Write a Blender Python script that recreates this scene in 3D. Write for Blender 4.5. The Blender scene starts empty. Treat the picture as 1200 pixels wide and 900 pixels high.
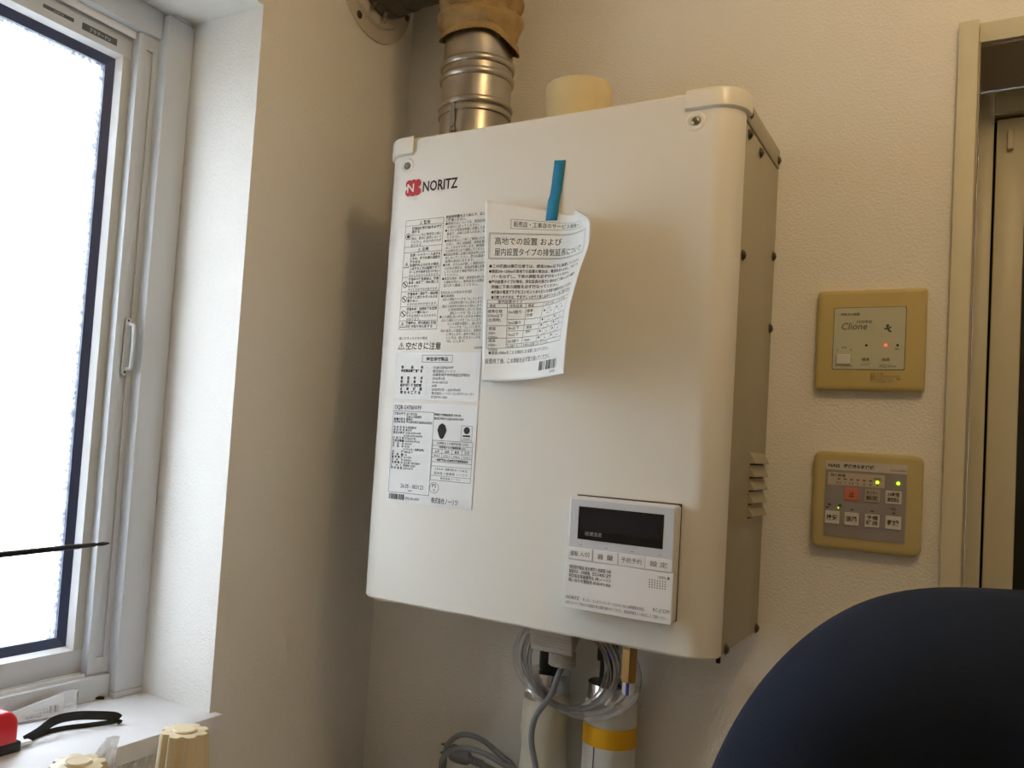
import bpy, bmesh, math, random
from mathutils import Vector, Matrix

random.seed(7)
S = bpy.context.scene
COL = S.collection
PI = math.pi

# ------------------------------------------------------------------ camera
# world: back wall = plane y 0 (room towards -y), x to the right, z 0 = underside of the heater
CAM = Vector((0.71018, -1.18276, 0.21973))
YAW, PITCH, ROLL = -0.570633, 0.048902, 0.065183
FPX, CX, CY = 1001.463, 503.642, 466.266
_f = Vector((math.sin(YAW) * math.cos(PITCH), math.cos(YAW) * math.cos(PITCH), math.sin(PITCH)))
_r = Vector((math.cos(YAW), -math.sin(YAW), 0))
_u = _r.cross(_f)
_r2 = math.cos(ROLL) * _r + math.sin(ROLL) * _u
_u2 = -math.sin(ROLL) * _r + math.cos(ROLL) * _u
cam = bpy.data.cameras.new('camera')
camo = bpy.data.objects.new('camera', cam)
COL.objects.link(camo)
camo.matrix_world = Matrix(((_r2.x, _u2.x, -_f.x, CAM.x), (_r2.y, _u2.y, -_f.y, CAM.y), (_r2.z, _u2.z, -_f.z, CAM.z), (0, 0, 0, 1)))
cam.sensor_fit = 'HORIZONTAL'
cam.sensor_width = 36.0
cam.lens = FPX / 1200.0 * 36.0
cam.shift_x = (600.0 - CX) / 1200.0
cam.shift_y = (CY - 450.0) / 1200.0
cam.clip_start = 0.02
S.camera = camo


def at(px, py, axis, val):
    """photo pixel -> point on the plane axis = val"""
    d = _r2 * ((px - CX) / FPX) + _u2 * (-(py - CY) / FPX) + _f
    t = (val - CAM[axis]) / d[axis]
    return CAM + d * t


# ------------------------------------------------------------------ world, light, exposure
SKY, LAMP = 9.2, 13.0
w = bpy.data.worlds.new('overcast sky')
S.world = w
w.use_nodes = True
w.node_tree.nodes['Background'].inputs[0].default_value = (0.86, 0.94, 1.0, 1)
w.node_tree.nodes['Background'].inputs[1].default_value = SKY
S.view_settings.view_transform = 'Standard'
S.view_settings.look = 'None'
S.view_settings.gamma = 1.0
S.view_settings.use_curve_mapping = False
S.view_settings.exposure = 1.1


# ------------------------------------------------------------------ materials
def lin(r, g, b):
    f = lambda c: (c / 255 / 12.92) if c / 255 <= 0.04045 else ((c / 255 + 0.055) / 1.055) ** 2.4
    return (f(r), f(g), f(b), 1)


MATS = {}


def mat(name, rgb, rough=0.5, metal=0.0, bump=None, mott=None, spec=0.5, emit=None, trans=0.0, ior=1.45, alpha=1.0, sheen=0.0):
    """bump = (scale, strength, distance); mott = (scale, amount) slow colour variation"""
    m = bpy.data.materials.new(name)
    m.use_nodes = True
    nt = m.node_tree
    b = nt.nodes['Principled BSDF']
    c = lin(*rgb)
    b.inputs['Base Color'].default_value = c
    b.inputs['Roughness'].default_value = rough
    b.inputs['Metallic'].default_value = metal
    b.inputs['Specular IOR Level'].default_value = spec
    b.inputs['IOR'].default_value = ior
    b.inputs['Transmission Weight'].default_value = trans
    b.inputs['Alpha'].default_value = alpha
    if sheen:
        b.inputs['Sheen Weight'].default_value = sheen
    if emit:
        b.inputs['Emission Color'].default_value = lin(*emit[0])
        b.inputs['Emission Strength'].default_value = emit[1]
    tc = nt.nodes.new('ShaderNodeTexCoord')
    if mott:
        n = nt.nodes.new('ShaderNodeTexNoise')
        n.inputs['Scale'].default_value = mott[0]
        n.inputs['Detail'].default_value = 4
        nt.links.new(tc.outputs['Object'], n.inputs['Vector'])
        r = nt.nodes.new('ShaderNodeValToRGB')
        k = 1 - mott[1]
        r.color_ramp.elements[0].position = 0.3
        r.color_ramp.elements[1].position = 0.7
        r.color_ramp.elements[0].color = (c[0] * k, c[1] * k, c[2] * k, 1)
        r.color_ramp.elements[1].color = c
        nt.links.new(n.outputs['Fac'], r.inputs[0])
        nt.links.new(r.outputs[0], b.inputs['Base Color'])
    if bump:
        n = nt.nodes.new('ShaderNodeTexNoise')
        n.inputs['Scale'].default_value = bump[0]
        n.inputs['Detail'].default_value = 3
        nt.links.new(tc.outputs['Object'], n.inputs['Vector'])
        bp = nt.nodes.new('ShaderNodeBump')
        bp.inputs['Strength'].default_value = bump[1]
        bp.inputs['Distance'].default_value = bump[2]
        nt.links.new(n.outputs['Fac'], bp.inputs['Height'])
        nt.links.new(bp.outputs[0], b.inputs['Normal'])
    MATS[name] = m
    return m


mat('wallpaper', (238, 236, 231), 0.75, bump=(280, 0.7, 0.0018), mott=(3, 0.04))
mat('wall paint plain', (214, 207, 194), 0.8)
mat('ceiling white', (242, 241, 238), 0.8, bump=(200, 0.3, 0.001))
mat('floor vinyl', (216, 211, 202), 0.45, mott=(6, 0.15))
mat('trim', (210, 204, 180), 0.5, mott=(40, 0.05))
mat('door cream', (206, 200, 176), 0.4)
mat('door glass dark', (40, 42, 38), 0.3)
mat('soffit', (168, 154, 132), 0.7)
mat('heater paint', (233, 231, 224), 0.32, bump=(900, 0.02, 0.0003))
mat('heater paint shaded', (172, 164, 142), 0.38)  # same paint as the front cover, darkened to put the side's shade into it
mat('cap plastic', (233, 231, 223), 0.28)
mat('dark gap', (26, 24, 22), 0.8)
mat('screw steel', (150, 146, 138), 0.3, 1.0)
mat('screw dark', (92, 88, 82), 0.35, 0.9)
mat('ink', (38, 38, 40), 0.6)
mat('ink grey', (86, 86, 86), 0.6)
mat('logo red', (196, 38, 44), 0.4)
mat('logo white', (244, 232, 228), 0.4)
mat('label white', (236, 240, 242), 0.35)
mat('paper', (238, 239, 236), 0.7)
mat('blue tape', (24, 134, 178), 0.6, bump=(500, 0.2, 0.0004), mott=(60, 0.12))
mat('remote white', (226, 227, 230), 0.35)
mat('remote panel', (206, 210, 218), 0.3)
mat('remote cover', (236, 237, 238), 0.35)
mat('screen', (22, 25, 33), 0.12)
mat('lcd band', (30, 33, 42), 0.15)
mat('lcd text', (170, 172, 176), 0.5)
mat('remote back', (52, 50, 48), 0.6)
mat('steel pipe', (196, 190, 180), 0.33, 1.0, bump=(60, 0.08, 0.001), mott=(14, 0.3))
mat('steel dark', (104, 100, 96), 0.42, 0.6)
mat('cloth sleeve', (184, 156, 110), 0.95, bump=(330, 1.0, 0.002), mott=(45, 0.3), spec=0.2)
mat('port cream', (226, 210, 166), 0.5, mott=(25, 0.12))
mat('flange clear', (206, 198, 184), 0.25, spec=0.6)
mat('grey plastic', (150, 146, 138), 0.5)
mat('block grey', (186, 180, 170), 0.5)
mat('brass', (186, 150, 98), 0.3, 1.0)
mat('black rubber', (30, 34, 38), 0.45)
mat('blue plastic', (66, 74, 190), 0.4)
mat('clear tube', (248, 250, 252), 0.04, trans=0.88, ior=1.34, spec=0.6)
mat('foil', (220, 222, 226), 0.25, 1.0, bump=(90, 0.5, 0.002))
mat('pipe wrap white', (212, 212, 206), 0.42, bump=(45, 0.35, 0.003), mott=(30, 0.08))
mat('pipe wrap old', (216, 210, 190), 0.5, bump=(40, 0.45, 0.003), mott=(22, 0.12))
mat('yellow tape', (226, 170, 26), 0.35, bump=(60, 0.2, 0.001))
mat('cord grey', (128, 132, 138), 0.38)
mat('plug metal', (120, 112, 96), 0.3, 1.0)
mat('plate beige', (198, 180, 120), 0.42, mott=(30, 0.06))
mat('plate beige pale', (196, 180, 128), 0.42, mott=(30, 0.06))
mat('clione face', (196, 198, 178), 0.35)
mat('nais face', (150, 146, 150), 0.4)
mat('nais band', (196, 184, 172), 0.4)
mat('nais title', (206, 202, 200), 0.4)
mat('key white', (214, 212, 208), 0.45)
mat('key grey', (176, 170, 164), 0.45)
mat('key red', (206, 122, 102), 0.45)
mat('led red', (255, 70, 40), 0.4, emit=((255, 70, 40), 1.6))
mat('led green', (190, 225, 60), 0.4, emit=((200, 255, 40), 1.1))
mat('led off', (32, 30, 26), 0.4)
mat('window white', (206, 211, 216), 0.38)
mat('window bead', (238, 241, 244), 0.35)
mat('sash beige', (196, 197, 190), 0.4)
mat('gasket', (62, 72, 100), 0.45)
mat('sticker grey', (92, 96, 100), 0.5)
mat('sill', (236, 237, 240), 0.4, mott=(14, 0.05), bump=(120, 0.1, 0.0006))
mat('black strap', (22, 24, 27), 0.5, bump=(700, 0.4, 0.0006))
mat('red plastic', (214, 36, 46), 0.3)
mat('black plastic', (28, 28, 30), 0.4)
mat('rod black', (22, 24, 30), 0.35)
mat('clear film', (246, 248, 250), 0.12, trans=0.6, alpha=0.55)
mat('packet paper', (232, 234, 234), 0.5)
mat('tap cream', (222, 206, 172), 0.4)
mat('tap chrome', (200, 200, 200), 0.12, 1.0)
mat('shirt navy', (36, 44, 60), 0.95, bump=(350, 0.3, 0.001), spec=0.15)
mat('trousers', (44, 46, 54), 0.9)
mat('skin', (206, 164, 138), 0.55)
mat('hair', (24, 22, 22), 0.75, bump=(260, 0.8, 0.003), spec=0.25)
mat('lint', (150, 152, 158), 0.9)
mat('counter white', (240, 240, 238), 0.35)
mat('lamp housing', (232, 230, 224), 0.5)
mat('lamp diffuser', (255, 240, 214), 0.5, emit=((255, 216, 156), LAMP))
mat('ground concrete', (176, 174, 170), 0.9, mott=(2, 0.2))
mat('toolbox grey', (84, 88, 94), 0.5)


def frosted():
    m = bpy.data.materials.new('frosted pattern glass')
    m.use_nodes = True
    nt = m.node_tree
    nt.nodes.remove(nt.nodes['Principled BSDF'])
    out = nt.nodes['Material Output']
    tc = nt.nodes.new('ShaderNodeTexCoord')
    n = nt.nodes.new('ShaderNodeTexNoise')
    n.inputs['Scale'].default_value = 190
    n.inputs['Detail'].default_value = 1.5
    nt.links.new(tc.outputs['Object'], n.inputs['Vector'])
    bp = nt.nodes.new('ShaderNodeBump')
    bp.inputs['Strength'].default_value = 1.0
    bp.inputs['Distance'].default_value = 0.004
    nt.links.new(n.outputs['Fac'], bp.inputs['Height'])
    tr = nt.nodes.new('ShaderNodeBsdfTranslucent')
    cr = nt.nodes.new('ShaderNodeValToRGB')
    cr.color_ramp.elements[0].position = 0.36
    cr.color_ramp.elements[0].color = (0.42, 0.43, 0.44, 1)
    cr.color_ramp.elements[1].position = 0.56
    cr.color_ramp.elements[1].color = (0.95, 0.96, 0.98, 1)
    nt.links.new(n.outputs['Fac'], cr.inputs[0])
    nt.links.new(cr.outputs[0], tr.inputs[0])
    rf = nt.nodes.new('ShaderNodeBsdfRefraction')
    nt.links.new(cr.outputs[0], rf.inputs['Color'])
    rf.inputs['Roughness'].default_value = 0.45
    rf.inputs['IOR'].default_value = 1.12
    gl = nt.nodes.new('ShaderNodeBsdfGlossy')
    gl.inputs['Roughness'].default_value = 0.25
    for s in (tr, rf, gl):
        nt.links.new(bp.outputs[0], s.inputs['Normal'])
    m1 = nt.nodes.new('ShaderNodeMixShader')
    m1.inputs[0].default_value = 0.85
    nt.links.new(tr.outputs[0], m1.inputs[1])
    nt.links.new(rf.outputs[0], m1.inputs[2])
    m2 = nt.nodes.new('ShaderNodeMixShader')
    m2.inputs[0].default_value = 0.04
    nt.links.new(m1.outputs[0], m2.inputs[1])
    nt.links.new(gl.outputs[0], m2.inputs[2])
    nt.links.new(m2.outputs[0], out.inputs[0])
    MATS['frosted'] = m


frosted()


# ------------------------------------------------------------------ mesh helpers
class MB:
    def __init__(s):
        s.v, s.f = [], []

    def add(s, vs, fs):
        o = len(s.v)
        s.v += [tuple(p) for p in vs]
        s.f += [tuple(i + o for i in f) for f in fs]
        return s

    def box(s, x0, x1, y0, y1, z0, z1):
        vs = [(x, y, z) for x in (x0, x1) for y in (y0, y1) for z in (z0, z1)]
        return s.add(vs, [(0, 1, 3, 2), (4, 6, 7, 5), (0, 4, 5, 1), (2, 3, 7, 6), (0, 2, 6, 4), (1, 5, 7, 3)])

    def prism(s, pts, f0, f1, cap=True):
        """pts: 2-D outline; f0/f1 map (a,b) to the two end rings"""
        n = len(pts)
        vs = [f0(*p) for p in pts] + [f1(*p) for p in pts]
        fs = [(i, (i + 1) % n, (i + 1) % n + n, i + n) for i in range(n)]
        if cap:
            fs += [tuple(range(n))[::-1], tuple(range(n, 2 * n))]
        return s.add(vs, fs)

    def rings(s, rings, closed=True, cap=True):
        n = len(rings[0])
        vs = [p for r in rings for p in r]
        fs = []
        m = n if closed else n - 1
        for k in range(len(rings) - 1):
            for i in range(m):
                j = (i + 1) % n
                fs.append((k * n + i, k * n + j, (k + 1) * n + j, (k + 1) * n + i))
        if cap and closed:
            fs += [tuple(range(n))[::-1], tuple(range((len(rings) - 1) * n, len(rings) * n))]
        return s.add(vs, fs)

    def lathe(s, prof, c, axis=(0, 0, 1), n=40, cap=True):
        """prof: list of (radius, height along axis)"""
        a = Vector(axis).normalized()
        u = a.orthogonal().normalized()
        v = a.cross(u)
        c = Vector(c)
        return s.rings([[c + a * h + (u * math.cos(2 * PI * i / n) + v * math.sin(2 * PI * i / n)) * r for i in range(n)] for r, h in prof], cap=cap)

    def tube(s, pts, r, n=10, cap=True, flat=1.0):
        pts = [Vector(p) for p in pts]
        rs = r if isinstance(r, (list, tuple)) else [r] * len(pts)
        t = (pts[1] - pts[0]).normalized()
        u = t.orthogonal().normalized()
        rings = []
        for i, p in enumerate(pts):
            a, b = pts[max(i - 1, 0)], pts[min(i + 1, len(pts) - 1)]
            t = (b - a).normalized() if (b - a).length > 1e-9 else t
            u = (u - t * u.dot(t)).normalized()
            v = t.cross(u)
            rings.append([p + (u * math.cos(2 * PI * k / n) * flat + v * math.sin(2 * PI * k / n)) * rs[i] for k in range(n)])
        return s.rings(rings, cap=cap)

    def mesh(s, name, smooth=None):
        me = bpy.data.meshes.new(name)
        me.from_pydata(s.v, [], s.f)
        bm = bmesh.new()
        bm.from_mesh(me)
        bmesh.ops.recalc_face_normals(bm, faces=bm.faces)
        bm.to_mesh(me)
        bm.free()
        if smooth is not None:
            me.shade_smooth()
            me.set_sharp_from_angle(angle=math.radians(smooth))
        return me


def bevelled(mb, width, seg=2, name='m', angle=30):
    me = bpy.data.meshes.new(name)
    me.from_pydata(mb.v, [], mb.f)
    bm = bmesh.new()
    bm.from_mesh(me)
    bmesh.ops.recalc_face_normals(bm, faces=bm.faces)
    es = [e for e in bm.edges if len(e.link_faces) == 2 and e.calc_face_angle(0) > math.radians(angle)]
    bmesh.ops.bevel(bm, geom=es, offset=width, segments=seg, profile=0.5, affect='EDGES')
    bm.to_mesh(me)
    bm.free()
    me.shade_smooth()
    me.set_sharp_from_angle(angle=math.radians(40))
    return me


def smoothpath(pts, k=6):
    """Catmull-Rom through pts"""
    P = [Vector(p) for p in pts]
    out = []
    for i in range(len(P) - 1):
        p0, p1, p2, p3 = P[max(i - 1, 0)], P[i], P[i + 1], P[min(i + 2, len(P) - 1)]
        for j in range(k):
            t = j / k
            out.append(0.5 * ((2 * p1) + (p2 - p0) * t + (2 * p0 - 5 * p1 + 4 * p2 - p3) * t * t + (3 * p1 - p0 - 3 * p2 + p3) * t ** 3))
    out.append(P[-1])
    return out


BASE = {}


def thing(name, label, cat, base, group=None):
    o = bpy.data.objects.new(name, None)
    o.empty_display_size = 0.05
    COL.objects.link(o)
    o.location = base
    o['label'] = label
    o['category'] = cat
    if group:
        o['group'] = group
    BASE[o] = Vector(base)
    return o


def part(name, data, m, parent, smooth=None, loc=None, rot=None, label=None):
    """data: MB or mesh in world coordinates (or in local ones with loc)"""
    me = data if isinstance(data, bpy.types.Mesh) else data.mesh(name, smooth)
    if not me.materials:
        me.materials.append(MATS[m])
    o = bpy.data.objects.new(name, me)
    COL.objects.link(o)
    p = Vector(loc) if loc is not None else Vector((0, 0, 0))
    if rot:
        o.rotation_euler = rot
    if parent is not None:
        o.parent = parent
        root = parent
        off = Vector((0, 0, 0))
        while root is not None:
            off += root.location
            root = root.parent
        p = p - off
    o.location = p
    if label:
        o['label'] = label
    return o


def single(name, data, m, label, cat, smooth=None, group=None):
    o = part(name, data, m, None, smooth)
    o['label'] = label
    o['category'] = cat
    if group:
        o['group'] = group
    return o


def struct(name, data, m, smooth=None, parent=None):
    o = part(name, data, m, parent, smooth)
    if parent is None:
        o['kind'] = 'structure'
    return o


# text ------------------------------------------------------------------
_tc = {}
_fc = bpy.data.curves.new('lettering source', 'FONT')
_fc.size = 1.0
_fc.resolution_u = 2
_fo = bpy.data.objects.new('lettering source', _fc)
COL.objects.link(_fo)


def glyphs(s, bold=0.0):
    key = (s, bold)
    if key not in _tc:
        _fc.body = s
        _fc.offset = bold
        bpy.context.view_layer.update()
        me = bpy.data.meshes.new_from_object(_fo.evaluated_get(bpy.context.evaluated_depsgraph_get()))
        vs = [(v.co.x, v.co.y) for v in me.vertices]
        fs = [tuple(p.vertices) for p in me.polygons]
        bpy.data.meshes.remove(me)
        x0 = min((v[0] for v in vs), default=0)
        x1 = max((v[0] for v in vs), default=1)
        _tc[key] = ([(x - x0, y) for x, y in vs], fs, max(x1 - x0, 1e-6))
    return _tc[key]


class Print:
    """flat print on a surface; f maps (u, v) in metres to a 3-D point"""

    def __init__(s, f):
        s.mb, s.f = MB(), f

    def text(s, t, u, v, size, width=None, bold=0.0, align='L', maxw=None):
        vs, fs, w = glyphs(t, bold)
        sx = size
        if width:
            sx = width / w
        elif maxw and w * size > maxw:
            sx = maxw / w
        if align == 'C':
            u -= w * sx / 2
        elif align == 'R':
            u -= w * sx
        s.mb.add([s.f(u + x * sx, v + y * size) for x, y in vs], fs)
        return s

    def rect(s, u0, u1, v0, v1):
        s.mb.add([s.f(u0, v0), s.f(u1, v0), s.f(u1, v1), s.f(u0, v1)], [(0, 1, 2, 3)])
        return s

    def hline(s, u0, u1, v, t=0.0003, n=1):
        for k in range(n):
            s.rect(u0 + (u1 - u0) * k / n, u0 + (u1 - u0) * (k + 1) / n, v - t / 2, v + t / 2)
        return s

    def vline(s, u, v0, v1, t=0.0003, n=1):
        for k in range(n):
            s.rect(u - t / 2, u + t / 2, v0 + (v1 - v0) * k / n, v0 + (v1 - v0) * (k + 1) / n)
        return s

    def frame(s, u0, u1, v0, v1, t=0.0003, n=1):
        return s.hline(u0, u1, v0, t, n).hline(u0, u1, v1, t, n).vline(u0, v0, v1, t, n).vline(u1, v0, v1, t, n)

    def ring(s, u, v, r, t=0.0004, n=20, sy=1.0):
        a = [(math.cos(2 * PI * i / n), math.sin(2 * PI * i / n)) for i in range(n)]
        vs = [s.f(u + x * r, v + y * r * sy) for x, y in a] + [s.f(u + x * (r - t), v + y * (r - t) * sy) for x, y in a]
        s.mb.add(vs, [(i, (i + 1) % n, (i + 1) % n + n, i + n) for i in range(n)])
        return s

    def disc(s, u, v, r, n=14, sy=1.0):
        s.mb.add([s.f(u + math.cos(2 * PI * i / n) * r, v + math.sin(2 * PI * i / n) * r * sy) for i in range(n)], [tuple(range(n))])
        return s

    def poly(s, pts):
        s.mb.add([s.f(*p) for p in pts], [tuple(range(len(pts)))])
        return s

    def bars(s, u0, u1, v0, v1, n, seed=1):
        r = random.Random(seed)
        ws = [r.choice((1, 1, 2, 3)) for _ in range(2 * n)]
        k = (u1 - u0) / sum(ws)
        x = u0
        for i, wd in enumerate(ws):
            if i % 2 == 0:
                s.rect(x, x + wd * k, v0, v1)
            x += wd * k
        return s

    def warn(s, u, v, h):
        """warning triangle with exclamation mark"""
        t = h * 0.09
        s.poly([(u - h * .58, v), (u + h * .58, v), (u + h * .45, v + t), (u - h * .45, v + t)])
        s.poly([(u - h * .58, v), (u - h * .45, v + t), (u, v + h * .86), (u, v + h)])
        s.poly([(u + h * .58, v), (u, v + h), (u, v + h * .86), (u + h * .45, v + t)])
        s.rect(u - t * .6, u + t * .6, v + h * .32, v + h * .68)
        s.rect(u - t * .6, u + t * .6, v + h * .17, v + h * .26)
        return s

    def forbid(s, u, v, r):
        s.ring(u, v, r, r * .16)
        a = r * .66
        t = r * .12
        s.poly([(u - a - t, v + a - t), (u - a + t, v + a + t), (u + a + t, v - a + t), (u + a - t, v - a - t)])
        return s

    def done(s, name, m, parent, label=None):
        o = part(name, s.mb, m, parent, label=label)
        if 'letter' in name or 'print' in name or 'holes' in name:
            o['kind'] = 'stuff'
        return o


def rrect(x0, x1, z0, z1, r, n=5):
    pts = []
    for cx, cz, a0 in ((x1 - r, z1 - r, 0), (x0 + r, z1 - r, 90), (x0 + r, z0 + r, 180), (x1 - r, z0 + r, 270)):
        for k in range(n + 1):
            a = math.radians(a0 + 90 * k / n)
            pts.append((cx + r * math.cos(a), cz + r * math.sin(a)))
    return pts


def plate(x0, x1, z0, z1, y_back, y_front, r, bev=0.0):
    """rounded rectangular plate facing -y with a bevelled rim"""
    mb = MB()
    rings = [[(x, y_back, z) for x, z in rrect(x0, x1, z0, z1, r)]]
    if bev:
        for k in range(4):
            a = PI / 2 * k / 3
            ins = bev * (1 - math.cos(a))
            rings.append([(x, y_front + bev * 0.6 * (1 - math.sin(a)), z) for x, z in rrect(x0 + ins, x1 - ins, z0 + ins, z1 - ins, max(r - ins, 0.0005))])
    else:
        rings.append([(x, y_front, z) for x, z in rrect(x0, x1, z0, z1, r)])
    return mb.rings(rings)


# ================================================================== the room
XL, XR, YF, ZF, ZC = -0.134, 1.56, -1.85, -1.26, 1.14
WY0, WY1, WZ0, WZ1 = -0.802, -0.356, -0.183, 0.803       # window opening in the left wall
WO = -0.40                                               # outer face of the left wall
DX0, DX1, DZ = 0.70, 1.45, 0.734                         # door opening in the back wall
DB = 0.1434

struct('floor', MB().box(WO, XR + .1, YF - .1, 0.3, ZF - 0.1, ZF), 'floor vinyl')
struct('ceiling', MB().box(WO, XR + .1, YF - .1, 0.3, ZC, ZC + 0.1), 'ceiling white')
struct('wall_back', MB().box(XL, DX0, 0, 0.3, ZF, ZC).box(DX1, XR, 0, 0.3, ZF, ZC).box(DX0, DX1, 0, 0.3, DZ, ZC), 'wallpaper')
struct('wall_left', MB().box(WO, XL, WY1, 0.3, ZF, ZC).box(WO, XL, YF, WY0, ZF, ZC)
       .box(WO, XL, WY0, WY1, ZF, WZ0).box(WO, XL, WY0, WY1, WZ1, ZC), 'wallpaper')
struct('wall_right', MB().box(XR, XR + .1, YF, 0.3, ZF, ZC), 'wallpaper')
struct('wall_front', MB().box(WO, XR + .1, YF - .1, YF, ZF, ZC), 'wallpaper')
g = single('ground', MB().box(-30, WO - 0.02, -30, 30, -1.75, -1.65), 'ground concrete', 'pale concrete ground outside the window', 'ground')
del g['category'], g['label']
g['kind'] = 'structure'

# door opening: casing, header, inner frame, door
struct('trim_1', bevelled(MB().box(DX0 - .0215, DX0 - .0005, -.012, -0.0004, ZF, DZ + .028), .0015), 'trim')
struct('trim_2', bevelled(MB().box(DX0, DX1, -.008, -0.0004, DZ, DZ + .024), .001), 'trim')
d1 = bpy.data.objects.new('door_1', None)
COL.objects.link(d1)
d1.location = (DX0, DB, ZF)
d1['kind'] = 'structure'
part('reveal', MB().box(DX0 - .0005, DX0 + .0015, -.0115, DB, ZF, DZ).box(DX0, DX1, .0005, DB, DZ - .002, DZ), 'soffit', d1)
part('door_frame', bevelled(MB().box(DX0 + .0015, DX0 + .0185, DB, DB + .05, ZF, DZ - .004).box(DX0 + .0185, DX1, DB, DB + .05, DZ - .036, DZ - .004), .0012), 'door cream', d1)
part('gap', MB().box(DX0 + .0185, DX1, DB + .03, DB + .05, ZF, DZ - .036), 'dark gap', d1)
part('door_stile', bevelled(MB().box(DX0 + .0215, DX0 + .0545, DB + .008, DB + .03, ZF, DZ - .040), .002), 'door cream', d1)
part('door_rail', bevelled(MB().box(DX0 + .0545, DX1 - .02, DB + .010, DB + .03, .62, DZ - .040), .002), 'door cream', d1)
part('pane', MB().box(DX0 + .0545, DX1 - .02, DB + .016, DB + .024, ZF + .05, .62), 'door glass dark', d1)
part('latch', bevelled(MB().box(DX0 + .0335, DX0 + .0405, DB + .0, DB + .008, .650, .676), .001), 'trim', d1)

# ------------------------------------------------------------------ window
w1 = bpy.data.objects.new('window_1', None)
COL.objects.link(w1)
w1.location = (-0.31, -0.58, -0.16)
w1['kind'] = 'structure'
ZS = -0.1603
FY0, FY1 = WY0 + .001, WY1 - .001
SX = -0.269
for y0, y1 in ((-.403, FY1), (FY0, FY0 + .047)):
    part('frame_stile', bevelled(MB().box(-.37, SX, y0, y1, ZS + .008, .797), .002), 'window white', w1)
    part('stile_foot', bevelled(MB().box(-.37, SX + .0004, y0 - .0003, y1, ZS, ZS + .0078), .001), 'window white', w1)
part('stile_top_clip', bevelled(MB().box(-.30, -.269, -.392, -.362, .797, .8025), .001), 'window white', w1)
part('frame_head', bevelled(MB().box(-.37, -.281, FY0 + .047, -.403, .762, .8005), .0015), 'window white', w1)
part('head_track', bevelled(MB().box(-.296, -.2935, FY0 + .047, -.437, .751, .762), .0008).copy(), 'window bead', w1)
part('frame_sill', bevelled(MB().box(-.37, -.281, FY0 + .047, -.403, ZS, -.1285), .0015), 'window white', w1)
part('sill_track', bevelled(MB().box(-.2905, -.2885, FY0 + .047, -.437, -.1287, -.1235), .0006), 'window bead', w1)
part('sill_track', bevelled(MB().box(-.3005, -.2985, FY0 + .047, -.437, -.1287, -.1235), .0006), 'window bead', w1)


def sash(y0, y1, dx):
    """y1 = side with the pull stile (towards the heater)"""
    X = lambda x: x + dx
    z0, z1 = -.1275, .761
    st = .034
    # right (pull) stile with a long recessed groove
    for ya, yb in ((y1 - st, y1), (y0, y0 + st)):
        ga, gb = ya + .0125, ya + .0245
        s = part('sash_stile', bevelled(MB().box(X(-.335), X(-.2905), ya, yb, z0, z1), .0006), 'window white', w1)
        part('stile_edge', bevelled(MB().box(X(-.2905), X(-.287), ya, ga, z0, z1), .0004), 'window white', s)
        part('stile_edge', bevelled(MB().box(X(-.2905), X(-.287), gb, yb, z0, z1), .0004), 'window white', s)
        part('groove_end', bevelled(MB().box(X(-.2905), X(-.287), ga, gb, z0, -.105), .0003), 'window white', s)
        part('groove_end', bevelled(MB().box(X(-.2905), X(-.287), ga, gb, .741, z1), .0003), 'window white', s)
    a, b = y0 + st, y1 - st
    rx0, rx1 = X(-.335), X(-.301)
    iy0, iy1, iz0, iz1 = a + .015, b - .015, -.0925, .7225
    part('sash_rail', bevelled(MB().box(rx0, rx1, a, b, iz1, z1), .0006), 'window white', w1)
    part('sash_rail', bevelled(MB().box(rx0, rx1, a, b, z0, iz0), .0006), 'window white', w1)
    part('sash_side', bevelled(MB().box(rx0, rx1, a, iy0, iz0, iz1), .0006), 'sash beige', w1)
    part('sash_side', bevelled(MB().box(rx0, rx1, iy1, b, iz0, iz1), .0006), 'sash beige', w1)

    def loop(o0, o1, xa, xb):
        """picture-frame strip: outset o0..o1 measured inwards from the opening"""
        r = []
        for o, x in ((o0, xa), (o1, xb), (o1, X(-.333)), (o0, X(-.333))):
            r.append([(x, iy0 + o, iz0 + o), (x, iy1 - o, iz0 + o), (x, iy1 - o, iz1 - o), (x, iy0 + o, iz1 - o)])
        mb = MB()
        vs = [p for q in r for p in q]
        fs = []
        for k in range(4):
            for i in range(4):
                j = (i + 1) % 4
                fs.append((k * 4 + i, k * 4 + j, ((k + 1) % 4) * 4 + j, ((k + 1) % 4) * 4 + i))
        return mb.add(vs, fs)
    part('glazing_bead', loop(-.0003, .0042, X(-.3002), X(-.3085)), 'window bead', w1)
    part('gasket', loop(.0042, .0165, X(-.3105), X(-.3145)), 'gasket', w1)
    part('pane', MB().box(X(-.3225), X(-.3185), iy0 + .010, iy1 - .010, iz0 + .010, iz1 - .010), 'frosted', w1)


sash(-.753, -.402, 0.0)
# pull handle
h = part('pull_handle', MB().prism(rrect(-.4225, -.4135, .2805, .3625, .0044), lambda y, z: (-.2872, y, z), lambda y, z: (-.2845, y, z)), 'window white', w1, 40)
part('grip', MB().tube(smoothpath([(-.2846, -.4165, .352), (-.279, -.4155, .3515), (-.2765, -.4145, .348), (-.276, -.414, .32), (-.2765, -.4145, .294), (-.279, -.4155, .2905), (-.2846, -.4165, .290)]), .0028, 10), 'window white', h, 50)
for zz in (.3575, .2855):
    part('screw', MB().lathe([(.0016, 0), (.0016, .0006), (.0008, .001)], (-.2845, -.418, zz), (1, 0, 0), 12), 'screw dark', h, 40)
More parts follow.
